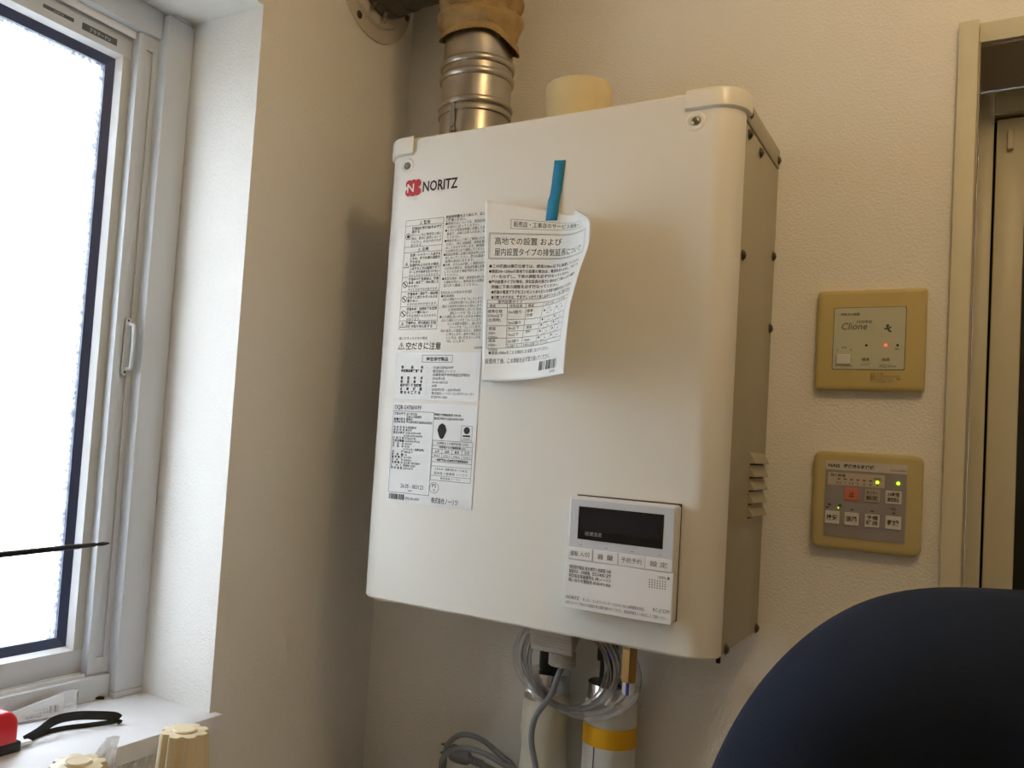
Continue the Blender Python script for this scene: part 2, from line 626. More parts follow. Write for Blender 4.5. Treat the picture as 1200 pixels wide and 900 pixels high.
# stickers on the top rail
for ya, yb, txt in ((-.573, -.529, 'エコガラス'), (-.5165, -.462, 'プラマードU')):
    s = part('sticker', MB().box(-.3012, -.3008, ya, yb, .7315 if txt[0] == 'プ' else .7345, .741 if txt[0] == 'プ' else .7395), 'sticker grey', w1)
    p = Print(lambda u, v: (-.3006, u, v))
    p.text(txt, (ya + yb) / 2, .7336 if txt[0] == 'プ' else .7355, .006 if txt[0] == 'プ' else .003, align='C')
    p.done('lettering', 'label white', s)

struct('trim_3', bevelled(MB().box(-.37, -.120, WY0 - .011, WY1 + .011, ZS - .0227, ZS), .002), 'sill')
bpy.data.objects['trim_3'].name = 'trim_3'

# globe lamp under the ceiling
LX, LY, LZ = .82, -.70, .985
t = thing('ceiling_light', 'white glass globe lamp glowing warm under the ceiling', 'lamp', (LX, LY, ZC))
part('ceiling_rose', MB().lathe([(.060, -.0002), (.060, -.014), (.052, -.022), (.030, -.024)], (LX, LY, ZC), (0, 0, 1), 40), 'lamp housing', t, 40)
part('collar', MB().lathe([(.036, ZC - .024), (.036, LZ + .064)], (LX, LY, 0), (0, 0, 1), 32), 'lamp housing', t, 40)
part('globe', MB().lathe([(.074 * math.sin(PI * (.16 + .84 * k / 16)), .074 * math.cos(PI * (.16 + .84 * k / 16))) for k in range(16)] + [(.0005, -.074)], (LX, LY, LZ), (0, 0, 1), 36), 'lamp diffuser', t, 60)

# white vanity unit, unseen, added below the tap to bounce window light upward
ct = thing('bounce_counter', 'unseen white vanity unit added below the tap to bounce window light', 'bounce_counter', (.17, -.58, ZF))
part('worktop', bevelled(MB().box(XL + .002, .47, -1.02, -.150, -.395, -.36), .004), 'counter white', ct)
part('cabinet', bevelled(MB().box(XL + .002, .45, -1.00, -.150, ZF, -.396), .003), 'counter white', ct)
for k in range(2):
    dd = part('cabinet_door', bevelled(MB().box(.451, .466, -.99 + k * .42, -.58 + k * .42, ZF + .06, -.41), .002), 'counter white', ct)
    part('door_pull', MB().tube([(.472, -.60 + k * .04, -.55), (.472, -.60 + k * .04, -.45)], .005, 10), 'screw steel', dd, 40)

# ================================================================== the water heater
HW, HH, HD = 0.48, 0.634, 0.230
SEAM = -0.196
heater = thing('water_heater', 'ivory wall hung oil water heater with red logo and printed labels', 'water heater', (HW / 2, 0, 0))


def cover_profile(x0, x1, off, r=0.032, n=9, yb=SEAM):
    """plan outline: front corners rounded"""
    pts = [(x0 - off, yb)]
    for k in range(n + 1):
        a = PI + PI / 2 * k / n
        pts.append((x0 + r + (r + off) * math.cos(a), -HD + r + (r + off) * math.sin(a)))
    for k in range(n + 1):
        a = 1.5 * PI + PI / 2 * k / n
        pts.append((x1 - r + (r + off) * math.cos(a), -HD + r + (r + off) * math.sin(a)))
    pts.append((x1 + off, yb))
    return pts


prof = lambda ins: cover_profile(0, HW, -ins)
rings = []
for z, ins in ((0, .004), (.0008, .0018), (.003, 0), (HH - .003, 0), (HH - .0008, .0014), (HH, .004)):
    rings.append([(x, y, z) for x, y in prof(ins)])
part('front_cover', MB().rings(rings), 'heater paint', heater, 30)
part('side_panel', bevelled(MB().box(.002, HW - .0015, SEAM + .0012, -.001, .002, .6065), .001), 'heater paint shaded', heater)
part('top_panel', bevelled(MB().box(.002, HW - .0005, SEAM + .0008, -.001, .6085, HH - .0005), .0012), 'heater paint shaded', heater)
part('inner_chassis', MB().box(.004, HW - .004, SEAM - .01, -.002, .004, HH - .004), 'dark gap', heater)


def corner_cap(right, xa, zlow):
    pts = cover_profile(0, HW, .0042, n=9, yb=-.186 if right else SEAM)
    half = len(pts) // 2
    pts = pts[half:] if right else pts[:half]
    x_in = HW - xa if right else xa
    outer = ([(x_in, pts[0][1])] + pts) if right else (pts + [(x_in, pts[-1][1])])
    mid = Vector((HW - .05, -.19)) if right else Vector((.02, -.19))
    rings = []
    for z, k in ((zlow, -.0012), (zlow + .0020, .0022), (HH - .004, .0022), (HH + .0008, .0010), (HH + .0032, -.003), (HH + .0036, -.012)):
        ring = []
        for x, y in outer:
            ring.append((x, y, z, k))
        rings.append(ring)
    mb = MB()
    rr = []
    for ring in rings:
        r = []
        for x, y, z, k in ring:
            d = Vector((x, y)) - mid
            d = d.normalized()
            q = Vector((x, y)) + d * (k - .0022)
            r.append((q.x, q.y, z))
        # close behind
        r.append((mid.x if right else mid.x, SEAM + .008, ring[0][2]))
        rr.append(r)
    mb.rings(rr)
    part('corner_cap', mb, 'cap plastic', heater, 40)


corner_cap(True, .0595, .6125)
corner_cap(False, .0478, .6095)

# screws: one mesh each for front and side
sm = MB().lathe([(.0052, 0), (.0052, .0008), (.0042, .0022), (.0018, .0030), (.0003, .0031)], (0, 0, 0), (0, -1, 0), 18)
sm.box(-.0026, .0026, -.0033, -.0028, -.0005, .0005).box(-.0005, .0005, -.0033, -.0028, -.0026, .0026)
screw_front = sm.mesh('screw', 50)
screw_front.materials.append(MATS['screw steel'])
ds = MB().lathe([(.0118, -.0003), (.0100, .0012), (.0088, .0014), (.0072, .0006), (.0050, .0002)], (0, 0, 0), (0, -1, 0), 28, cap=False).mesh('screw_dimple', 60)
ds.materials.append(MATS['cap plastic'])
for x, z in ((.0373, .5952), (.4323, .5995)):
    dmp = part('screw_dimple', ds, None, heater, loc=(x, -HD, z))
    part('screw', screw_front, None, dmp, loc=(x, -HD, z), label='crosshead steel screw')
ss = MB().lathe([(.0064, 0), (.0064, .0010), (.0050, .0012), (.0050, .0020), (.0036, .0034), (.0004, .0040)], (0, 0, 0), (1, 0, 0), 18)
ss.box(.0034, .0042, -.003, .003, -.0005, .0005)
screw_side = ss.mesh('screw', 50)
screw_side.materials.append(MATS['screw dark'])
for y, z in ((-.175, .6201), (-.1745, .5966), (-.1129, .5948), (-.0085, .6182), (-.1797, .4539), (-.0123, .4889), (-.013, .3935), (-.0138, .006), (-.1724, .006)):
    part('screw', screw_side, None, heater, loc=(HW - .0012, y, z), label='dark washer head screw on the side panel')
# foot of the cover hook under the corner
part('cover_hook', bevelled(MB().box(HW - .006, HW - .0018, -.194, -.189, -.0065, .001), .0006), 'dark gap', heater)
# louvres pressed out of the side
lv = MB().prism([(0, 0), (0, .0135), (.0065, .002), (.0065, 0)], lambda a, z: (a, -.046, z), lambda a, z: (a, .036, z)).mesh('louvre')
lv.materials.append(MATS['heater paint shaded'])
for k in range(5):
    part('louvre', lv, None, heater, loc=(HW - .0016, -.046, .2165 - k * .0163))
    part('louvre_slot', MB().box(HW - .0016, HW - .0012, -.090, -.012, .2165 - k * .0163 - .0022, .2165 - k * .0163), 'dark gap', heater)

# logo
YP = -HD - .0004
fp = lambda u, v: (u, YP, v)
lp = Print(fp)
blobs = ((.0425, .5690, .0056), (.0497, .5700, .0050), (.0570, .5690, .0056), (.0425, .5575, .0056), (.0497, .5565, .0050), (.0570, .5575, .0056), (.0497, .5632, .0085))
lpts = []
for k in range(96):
    a_ = 2 * PI * k / 96
    t_ = .016
    while t_ > .002 and not any((.0497 + t_ * math.cos(a_) - x_) ** 2 + (.5632 + t_ * math.sin(a_) - z_) ** 2 < r_ * r_ for x_, z_, r_ in blobs):
        t_ -= .0001
    lpts.append((.0497 + t_ * math.cos(a_), .5632 + t_ * math.sin(a_)))
cpt = (.0497, .5632)
for k in range(96):
    lp.poly([cpt, lpts[k], lpts[(k + 1) % 96]])
lg = lp.done('logo_emblem', 'logo red', heater, 'red cloverleaf emblem with a white letter N')
lp = Print(lambda u, v: (u, YP - .0003, v))
lp.text('N', .0398, .5575, .0165, width=.0112, bold=.02)
lp.done('emblem_letter', 'logo white', lg)
lp = Print(fp)
lp.text('NORITZ', .0655, .5562, .0198, width=.0553, bold=.022)
lp.done('brand_lettering', 'ink', heater, 'black brand lettering')

# printed cautions on the cover
cp = Print(fp)
cp.frame(.0415, .1025, .3672, .5176, .0004)
yrow = [.5176, .5060, .4620, .4508, .4005, .3705]
rows = [(.5176, .5062), (.5062, .4640), (.4640, .4522), (.4522, .4040), (.4040, .3705 + .0)]
Z = lambda py: at(476, py, 1, YP).z
zl = [Z(v) for v in (259, 265.5, 290, 296.5, 325, 342, 359.5, 376)]
for z in zl[1:]:
    cp.hline(.0415, .1025, z, .0004)
LS = .0044


def block(x, ztop, lines, size, lead, maxw, bold0=0):
    for i, s in enumerate(lines):
        cp.text(s, x, ztop - size - i * lead, size, maxw=maxw, bold=.018 if i < bold0 else 0)


cp.warn(.0665, zl[0] - .0066, .0048).text('警告', .0705, zl[0] - .0064, .0056, bold=.02)
block(.0522, zl[1] - .0010, ['灯油(JIS1号灯油)を必ず使', '用する', 'ガソリンなど揮発性の高い', '油は、絶対に使用しないで', 'ください。火災のおそれが', 'あります。'], LS, .0047, .0485, 2)
cp.warn(.0665, zl[2] - .0066, .0048).text('注意', .0705, zl[2] - .0064, .0056, bold=.02)
block(.0522, zl[3] - .0010, ['給湯・シャワー・入浴する', 'ときは、手でお湯の温度を', '確かめる', '給湯機内ふろがまの場合、', '入浴するときは循環アダプ', 'ターに手や身体を近づけない', 'やけどのおそれがあります。'], LS, .00468, .0485, 6)
block(.0522, zl[4] - .0006, ['使用中や使用直後は、機器', '本体・排気管・排気筒にさ', 'わらない', 'やけどのおそれがあります。'], LS, .00468, .0485, 3)
block(.0522, zl[5] - .0006, ['機器本体・排気管・排気筒', 'の近くに燃えやすいものを', '置かない', '火災のおそれがあります。'], LS, .00468, .0485, 3)
block(.0522, zl[6] - .0006, ['機器本体・給排気管を密閉', 'かこいで覆わない', '不完全燃焼や火災のおそれ', 'があります。'], LS, .00468, .0485, 2)
block(.0522, zl[7] - .0003, ['廃棄時は、据付業者に灯油', 'の抜き取りを依頼する'], LS, .0047, .0485, 2)
cp.ring(.0470, (zl[1] + zl[2]) / 2, .0044, .0007).disc(.0470, (zl[1] + zl[2]) / 2, .0024, 8)
cp.warn(.0470, (zl[3] + zl[4]) / 2 - .004, .0078)
for a, b in ((4, 5), (5, 6), (6, 7)):
    cp.forbid(.0470, (zl[a] + zl[b]) / 2, .0044)
cp.warn(.0470, zl[7] - .0092, .0078)
cp.text('追いだきふろがまの場合', .0430, .3535, .0042)
cp.warn(.0475, .3400, .0098).text('空だきに注意', .0550, .3405, .0106, width=.0560, bold=.012)
XR0 = .1062
rl = [('取扱説明書をよく読んで、正しく', 1), ('ご使用ください。', 1), ('●使用方法については、取扱説明書', 0), ('  の指示に従ってください。', 0), ('●ときどき取扱説明書に記載してある', 0), ('  要領で、点検とお手入れをおこなっ', 0),
      ('  てください。', 0), ('●機器を安心して長くご使用いただく', 0), ('  ために、1年に1回程度、点検を受け', 0), ('  ることをおすすめします。販売店ま', 0), ('  たは弊社窓口まで連絡してください。', 0),
      ('●取扱説明書に記載の用途以外には使', 0), ('  用しないでください。思わぬ事故や', 0), ('  故障の原因になります。', 0), ('●冬期、冷え込みが厳しく凍結のおそ', 0), ('  れがある場合は、取扱説明書に記載', 0), ('  している方法で凍結予防をおこなっ', 0),
      ('  てください。', 0), ('●異常な燃焼・臭気・異常音を感じた', 0), ('  ら運転を停止し、販売店または弊社', 0), ('  窓口まで連絡してください。', 0), ('', 0), ('【点火および消火の方法】', 0), ('●給湯運転', 0),
      ('  点火:①運転スイッチを「入」にします。', 0), ('         ②給湯栓を開けると点火します。', 0), ('  消火:①給湯栓を閉めると消火します。', 0), ('         ②長時間使用しないときは、', 0), ('           運転スイッチを「切」にします。', 0),
      ('●ふろ運転(追いだきふろがまの場合)', 0), ('  点火:①運転スイッチを「入」にします。', 0), ('         ②ふろ温度を設定し、追いだき', 0), ('           スイッチを「入」にします。', 0), ('  消火:設定した温度になると、自動的', 0),
      ('         に停止します。途中で停止した', 0), ('         いときは、追いだきスイッチを', 0), ('         「切」にします。', 0)]
lead = (.5205 - .3490) / len(rl)
for i, (s, b) in enumerate(rl):
    n_sp = len(s) - len(s.lstrip(' '))
    if s.strip():
        cp.text(s.strip(), XR0 + n_sp * .0014, .5205 - (i + 1) * lead, .0043, maxw=.064 - n_sp * .0014, bold=.018 if b else 0)
cp.text('LGK09', .162, .3405, .0042)
cp.done('caution_print', 'ink grey', heater, 'small black caution text printed on the cover')

# two white labels
YL = -HD - .0008


def label_plate(x0, x1, z0, z1, text):
    return part('rating_label', MB().box(x0, x1, YL, -HD + .0002, z0, z1), 'label white', heater, label=text)


l2 = label_plate(.0403, .1730, .2720, .3357, 'white maintenance label with boxed heading')
lf = lambda u, v: (u, YL - .0003, v)
q = Print(lf)
q.frame(.0835, .1305, .3228, .3320, .0004).text('特定保守製品', .1070, .3248, .0056, width=.034, align='C', bold=.015)
for i, (a, b) in enumerate((('製品名', 'OQB-G4706WFF'), ('特定製造事業者等名', '株式会社ノーリツ'), ('', '兵庫県神戸市中央区江戸町93'), ('製造年月', '2026年5月'), ('製造番号', '26.05-003123'), ('設計標準使用期間', '10年'), ('点検期間', '2035年5月 ~ 2037年4月'), ('問合せ連絡先', '株式会社ノーリツ コンタクトセンター'), ('', '0120-911-026'))):
    z = .3140 - i * .00488
    if a:
        n = len(a)
        for k, ch in enumerate(a):
            q.text(ch, .0505 + (k + .5) * .0345 / n - .002 if n > 4 else .0505 + k * .0315 / max(n - 1, 1), z, .0044, maxw=.0038, bold=.03)
        q.text(':', .0925, z, .0044)
    q.text(b, .1015, z, .0044, maxw=.066)
q.done('lettering', 'ink', l2)

l3 = label_plate(.0403, .1730, .1338, .2674, 'white rating label with table, marks and serial number')
q = Print(lf)
q.text('OQB-G4706WFF', .0440, .2585, .0080, width=.0430)
q.frame(.0425, .1075, .1465, .2560, .0004)
spec = [('燃料の種類', 'JIS 1号灯油'), ('', '石油ふろ給湯機'), ('設置の区分', '壁掛式'), ('給排気方式', '屋内用密閉式強制給排気形'), ('', ''), ('給水方式', '水道直結式'), ('点火方式', '高圧式'), ('型式の呼び', 'OQB-G4701WFF'), ('', '(OQB-G4701WAFF)'), ('使用燃料', '灯油(JIS1号)'), ('燃料消費量', '52.0kW(5.07L/h)'), ('熱出力', '46.5kW'), ('熱効率', '89.5%'), ('', '(エネルギー消費効率)'), ('水圧', '1MPa以下'), ('貯湯量', '1.3L'), ('電源電圧', 'AC100V'), ('周波数', '50/60Hz'), ('消費電力', '点火時 100/100W'), ('(W)', '燃焼時 67/67'), ('排気温度', '260℃以下')]
for i, (a, b) in enumerate(spec):
    z = .2512 - i * .00365
    for k, ch in enumerate(a):
        q.text(ch, .0442 + k * .0150 / max(len(a) - 1, 1), z, .0034, bold=.03)
    q.text(b, .0640 if b[:1] != '(' else .062, z, .0035, maxw=.042, bold=.01)
q.text('26.05 - 003123', .0620, .1535, .0074, width=.036).text('(W)', .0745, .1490, .0036)
q.bars(.0440, .0690, .1372, .1445, 16, 3).text('W5.30-LK01', .0705, .1385, .0044)
q.text('特定保守製品型式 OR-G4', .1085, .2520, .0036, bold=.02, maxw=.05).text('型式の呼び OQB-G4701WFF', .1085, .2470, .0036, bold=.02, maxw=.052)
q.poly([(.1145, .2330), (.1165, .2395), (.1215, .2425), (.1265, .2395), (.1285, .2330), (.1250, .2240), (.1215, .2215), (.1180, .2240)])
q.frame(.1510, .1670, .2215, .2405, .0004).disc(.1590, .2345, .0046, 16).rect(.1535, .1645, .2262, .2285).rect(.1535, .1645, .2235, .2243)
q.frame(.1085, .1690, .1675, .2195, .0004)
for z in (.2130, .2085, .2030, .1975, .1915, .1870 - .0010, .1735):
    q.hline(.1085, .1690, z, .00035)
for k in (1, 2, 3):
    q.vline(.1085 + .0605 * k / 4, .1975, .2085, .00035)
q.text('可燃物までの離隔距離 (法定)', .1388, .2148, .0036, width=.048, align='C').text('可燃物からの離隔距離 (cm)', .1388, .2098, .0032, width=.04, align='C', bold=.02)
for k, (a, b) in enumerate((('上方', '60以上'), ('側方', '4.5以上'), ('前方', '60以上'), ('後方', '4.5以上'))):
    q.text(a, .1085 + .0605 * (k + .5) / 4, .2042, .0036, align='C', bold=.02).text(b, .1085 + .0605 * (k + .5) / 4, .1988, .0034, align='C', maxw=.013)
q.text('一般財団法人日本燃焼機器検査協会', .1388, .1930, .0036, width=.05, align='C', bold=.02)
q.text('エネルギー消費効率(モード) 89.5%', .1388, .1812, .0036, width=.05, align='C').text('区分名 1 給湯用 ノーリツ', .1388, .1755, .0040, width=.05, align='C').text('株式会社ノーリツ', .1388, .1693, .0034, width=.03, align='C')
q.ring(.1150, .1575, .0072, .0004, 24).text('PS', .1150, .1580, .0068, align='C').text('◇', .1150, .1528, .004, align='C')
q.text('株式会社ノーリツ', .1118, .1382, .0082, width=.0405, bold=.008)
q.done('lettering', 'ink', l3)

# intake port on top, stub of the combustion air inlet
pc = Vector((.233, -.11, HH - .001))
part('air_inlet_port', MB().lathe([(.0455, 0), (.0455, .083), (.0448, .0845), (.0405, .0845), (.0405, .02), (.002, .02)], pc, (0, 0, 1), 48), 'port cream', heater, 40, label='round cream plastic inlet stub')

# under the heater: cable block, brass drain valve, drain plug
bl = MB()
sec = [(-.130, .0), (-.130, -.024), (-.126, -.0495), (-.122, -.0500), (-.094, -.026), (-.092, .0)]
n = len(sec)
rr = []
for x, ins in ((.2130, 0), (.2145, .0), (.2735, 0), (.2748, 0)):
    rr.append([(x + (.0045 * (-z / .05) if x < .24 else .0012 * (-z / .05)), y, z) for y, z in sec])
bl.rings(rr)
cb = part('cable_block', bevelled(bl, .0012, 2, angle=20), 'block grey', heater, label='grey moulded cable outlet block')
em = MB()
rnd = random.Random(4)
for row in range(4):
    x = .2215
    while x < .2715:
        wd = rnd.choice((.0008, .0012, .002))
        z = -.0285 - row * .0042
        yf = -.130 + .004 * (-(z) - .024) / .0255
        em.box(x, x + wd, yf - .0006, yf + .001, z - rnd.choice((.0012, .0022)), z)
        x += wd + .0009
part('embossed_marks', em, 'block grey', cb)
cpr = []
for k in range(9):
    cpr += [(.0182, -.049 - k * .002), (.0170, -.050 - k * .002)]
part('threaded_collar', MB().lathe(cpr + [(.012, -.067)], (.2575, -.112, 0), (0, 0, 1), 36), 'block grey', cb, 20)

bx, by = .3550, -.130
bv = part('drain_valve', MB().lathe([(.0070, .0), (.0070, -.024), (.0062, -.0242)], (bx, by, 0), (0, 0, 1), 6), 'brass', heater, label='hexagonal brass drain valve')
part('valve_body', MB().lathe([(.0095, -.0235), (.0100, -.0245), (.0100, -.0625), (.0092, -.0640)], (bx, by, 0), (0, 0, 1), 6), 'brass', bv)
part('valve_tip', MB().lathe([(.0078, -.0640), (.0078, -.0775), (.0066, -.0795)], (bx, by, 0), (0, 0, 1), 18), 'label white', bv, 40)
part('valve_stripe', MB().lathe([(.0022, -.0642), (.0022, -.0790)], (bx + .001, by - .0066, 0), (0, 0, 1), 12), 'blue plastic', bv, 40)
p0 = at(759, 758, 1, -.13)
part('drain_plug', MB().lathe([(.009, 0.002), (.009, -.007), (.007, -.009)], (.385, -.13, 0), (0, 0, 1), 20), 'grey plastic', heater, 40)

# ------------------------------------------------------------------ notice paper and tape
PW, PH = .163, .236
PY0 = -HD - .001
LIFT = .016                                      # the left edge stands off a little
TL, BL_ = at(569, 235, 1, PY0 - LIFT), at(565, 447, 1, PY0 - LIFT * .4)


def reach(v, px, py):
    """how far the right edge stands off the cover so that the sheet keeps its width"""
    L = TL.lerp(BL_, v)
    o = 0.0
    while o < .12:
        R = at(px, py, 1, PY0 - o)
        if (R - L).length > PW * .975:
            break
        o += .001
    return o


rowpx = [(v, p_, reach(v, *p_), uc) for v, p_, uc in ((0, (672, 244), .66), (.137, (692, 256), .64), (.288, (691, 286), .58), (.465, (679, 319), .46), (.64, (669, 356), .30), (.815, (664.5, 396), .12), (1.0, (662, 438), .02))]


def lerp(a, b, t):
    return a + (b - a) * t


def prow(v):
    v = min(max(v, 0), 1)
    for (a, pa, oa, ca), (b, pb, ob, cb_) in zip(rowpx, rowpx[1:]):
        if v <= b + 1e-9:
            t = (v - a) / (b - a)
            return lerp(pa[0], pb[0], t), lerp(pa[1], pb[1], t), lerp(oa, ob, t), lerp(ca, cb_, t)


def prow_s(v):
    acc = [0, 0, 0, 0]
    ws = 0
    for k in range(-4, 5):
        wgt = math.exp(-(k / 2.2) ** 2)
        vv = v + k * .016
        if vv < 0:
            r0, r1 = prow(0), prow(-vv)
            r = [2 * a - b for a, b in zip(r0, r1)]
        elif vv > 1:
            r0, r1 = prow(1), prow(2 - vv)
            r = [2 * a - b for a, b in zip(r0, r1)]
        else:
            r = prow(vv)
        acc = [x + wgt * y for x, y in zip(acc, r)]
        ws += wgt
    return [x / ws for x in acc]


def psurf(u, v):
    """u, v in 0..1 on the sheet, v downwards"""
    px, py, o, uc = prow_s(v)
    L = TL.lerp(BL_, v)
    R = at(px, py, 1, -HD - .001 - o)
    uc = max(uc, .02)
    xc = L.x + uc * PW
    zs = L.z + (R.z - L.z) * (u ** 1.15)
    lift = LIFT * max(0, 1 - u / .62) ** 1.2 * (1 - .6 * v) + .003 * v * v * u
    if u <= uc:
        return Vector((L.x + u * PW * .985, -HD - .0012 - lift, zs))
    xc = L.x + uc * PW * .985
    t = (u - uc) / (1 - uc)
    e = t * t * (1.75 - .75 * t)
    return Vector((xc + (R.x - xc) * (t * (1.14 - .14 * t)), -HD - .0012 - lift - o * e, zs))


def pnormal(u, v):
    e = .004
    a = psurf(min(u + e, 1), v) - psurf(max(u - e, 0), v)
    b = psurf(u, min(v + e, 1)) - psurf(u, max(v - e, 0))
    return b.cross(a).normalized()


NU, NV = 44, 56
pm = MB()
front = [[psurf(i / NU, j / NV) for i in range(NU + 1)] for j in range(NV + 1)]
pm.rings(front, closed=False)
sheet_me = pm.mesh('notice_sheet', 80)
sheet = thing('paper_notice', 'white installation notice sheet curling off the heater under blue tape', 'paper', (TL.x + .07, -HD, BL_.z))
so = part('sheet', sheet_me, 'paper', sheet)
sol = so.modifiers.new('thickness', 'SOLIDIFY')
sol.thickness = .0002
sol.offset = 0


def pf(u, v):
    """print on the sheet: metres from the top-left corner, v upwards negative"""
    a, b = u / PW, -v / PH
    a, b = min(max(a, 0), 1), min(max(b, 0), 1)
    p = psurf(a, b)
    nrm = pnormal(a, b)
    if nrm.y > 0:
        nrm = -nrm
    return p + nrm * .0006


q = Print(pf)
mmx = lambda a: a * PW
q.frame(.035, .138, -.0360, -.0225, .0004, 14).text('販売店・工事店のサービス員様へ', .0385, -.0330, .0092, width=.094)
q.frame(.006, .150, -.0765, -.0425, .0004, 18).frame(.0075, .1485, -.0752, -.0438, .0003, 18)
q.text('高地での設置 および', .0140, -.0570, .0108, width=.0880).text('屋内設置タイプの排気延長について', .0140, -.0715, .0108, width=.1270)
for i, s in enumerate(['●この機器は標準仕様では、標高500m以下に設置してください。', '●標高500~1500mの高地での設置の場合は、電源を切ったあと、フロントカ', '   バーをはずし、下表の調整を必ず行なってください。', '●屋内設置タイプの場合、排気延長の長さに合わせて下表にしたがい調整を', '   同様に下表の調整を必ず行なってください。', '   ●機器の電源プラグをコンセントから抜いた状態で調整を行なってください。', '   ●切替コネクタは、奥までしっかりと差し込まれていることをご確認ください。']):
    n_sp = len(s) - len(s.lstrip(' '))
    q.text(s.strip(), .007 + n_sp * .0012, -.0880 - i * .0068, .0050, maxw=.140 - n_sp * .0012, bold=.012)
tx = [.0055, .0330, .0580, .0860, .1160, .1470]
q.frame(tx[0], tx[5], -.1930, -.1300, .0004, 18)
q.hline(tx[0], tx[5], -.1352, .0004, 18).hline(tx[0], tx[5], -.1405, .0004, 18)
for x in tx[1:5]:
    q.vline(x, -.1930 if x < .05 else -.1880, -.1352, .0004, 10)
q.hline(tx[0], tx[5], -.1640, .0004, 18).hline(tx[1], tx[5], -.1560, .0004, 14).hline(tx[1], tx[5], -.1710, .0004, 14).hline(tx[0], tx[5], -.1800, .0004, 18).hline(tx[1], tx[5], -.1880, .0004, 14)
q.text('屋内設置タイプ', .0200, -.1345, .0048)
for x, s in zip(tx, ['標高', '排気延長', '標高', 'コネクタA', 'コネクタB']):
    q.text(s, x + .003, -.1398, .0044, maxw=.022)
for (x, z, ls) in ((.0065, -.1470, ['標準仕様', '500m以下', '(出荷時)']), (.0080, -.1695, ['標高', '500~', '1000m']), (.0080, -.1850, ['標高', '1000~', '1500m']), (.0345, -.1480, ['3m3曲り']), (.0345, -.1620, ['2m2曲り']), (.0345, -.1690, ['3m以下']), (.0345, -.1775, ['7m以下']), (.0345, -.1860, ['2m3曲り']), (.0595, -.1470, ['標準', '仕様']), (.0620, -.1690, ['標高', '500~']), (.0620, -.1860, ['1000~'])):
    for i, s in enumerate(ls):
        q.text(s, x, z - i * .0056, .0050, maxw=.023)
for k, x in enumerate((.0960, .1260)):
    for z in (-.1480, -.1600, -.1675, -.1755, -.1840):
        q.frame(x, x + .0070, z - .0034, z + .0040, .0003, 2).disc(x - .0055, z + .001, .0016, 6).disc(x + .0105, z - .001, .0009, 6)
q.text('2m3曲りをこえる場合は設置しないでください', .0345, -.1922, .0040, maxw=.08)
q.text('●標高1500mをこえる場合には 設置しないでください。', .0085, -.2010, .0052, maxw=.110)
q.text('設置終了後、この用紙を必ず取り除いてください。', .0040, -.2125, .0072, maxw=.120)
q.bars(.1000, .1440, -.2265, -.2150, 20, 9).text('J27638 1', .1270, -.2315, .0042)
q.done('lettering', 'ink grey', so)

tp = []
for k in range(13):
    t = k / 12
    l, r = at(lerp(650, 641, t), lerp(188, 259.5, t), 1, -HD - .0006), at(lerp(663, 654, t), lerp(187.5, 259, t), 1, -HD - .0006)
    off = 0.0 if t < .55 else .0016
    if t >= .60:
        ua = min(max((l.x - TL.x) / PW, 0), 1)
        va = min(max((TL.z - l.z) / PH, 0), 1)
        ub = min(max((r.x - TL.x) / PW, 0), 1)
        yl, yr = psurf(ua, va).y - .0012, psurf(ub, va).y - .0016
    else:
        yl = yr = -HD - .0006 - (.001 if t > .5 else 0)
    tp.append([Vector((l.x, yl, l.z)), Vector(((l.x + r.x) / 2, (yl + yr) / 2 - .0001, (l.z + r.z) / 2)), Vector((r.x, yr, r.z))])
tm = MB().rings(tp, closed=False).mesh('masking_tape', 60)
to = single('masking_tape', tm, 'blue tape', 'strip of blue masking tape holding the paper notice', 'tape')
sol = to.modifiers.new('thickness', 'SOLIDIFY')
sol.thickness = .0003
sol.offset = 0

# ------------------------------------------------------------------ remote controller on the cover
RY = -HD - .018
X0, X1, Z0, Z1 = .3135, .4385, .0375, .1655
rm = thing('remote_controller', 'white remote controller with dark screen mounted on the heater front', 'controller', ((X0 + X1) / 2, -HD, Z0))
part('back_plate', bevelled(MB().box(X0 + .002, X1 + .0005, -HD - .0025, -HD - .0001, Z0 + .001, Z1 + .0016), .0008), 'remote back', rm)
part('case', plate(X0, X1, Z0, Z1, -HD - .0024, RY, .004, .0022), 'remote white', rm, 40)
part('face_panel', plate(X0 + .0025, X1 - .0025, .0905, Z1 - .0035, RY + .001, RY - .0004, .0015), 'remote panel', rm)
sc = part('screen', plate(.3255, .4250, .1170, .1545, RY - .0003, RY - .0008, .0006), 'screen', rm)
part('display_window', MB().box(.3275, .4235, RY - .00095, RY - .0007, .1265, .1530), 'lcd band', sc)
Print(lambda u, v: (u, RY - .0012, v)).text('給湯温度', .3345, .1222, .0052).done('screen_lettering', 'lcd text', sc)
rf_ = lambda u, v: (u, RY - .0026, v)
bxs = [(.3150, .3452), (.3464, .3752), (.3764, .4062), (.4074, .4370)]
for (a, b), s, big in zip(bxs, ('運転 入/切', '音 量', '予熱予約', '設 定'), (0, 1, 0, 1)):
    bt = part('button', plate(a, b, .0935, .1068, RY + .001, RY - .0022, .0006, .0005), 'remote cover', rm)
    Print(rf_).text(s, (a + b) / 2, .0978, .0064, width=.0235 if not big else .019, align='C').done('lettering', 'ink grey', bt)
for a, b in bxs:
    part('indicator', MB().box((a + b) / 2 - .0018, (a + b) / 2 + .0018, RY - .0006, RY - .0003, .1098, .1103), 'ink grey', rm)
cv = part('cover_flap', plate(X0 - .0004, X1 + .0004, Z0 - .0004, .0922, RY + .002, RY - .0024, .0015, .0010), 'remote cover', rm)
q = Print(lambda u, v: (u, RY - .0027, v))
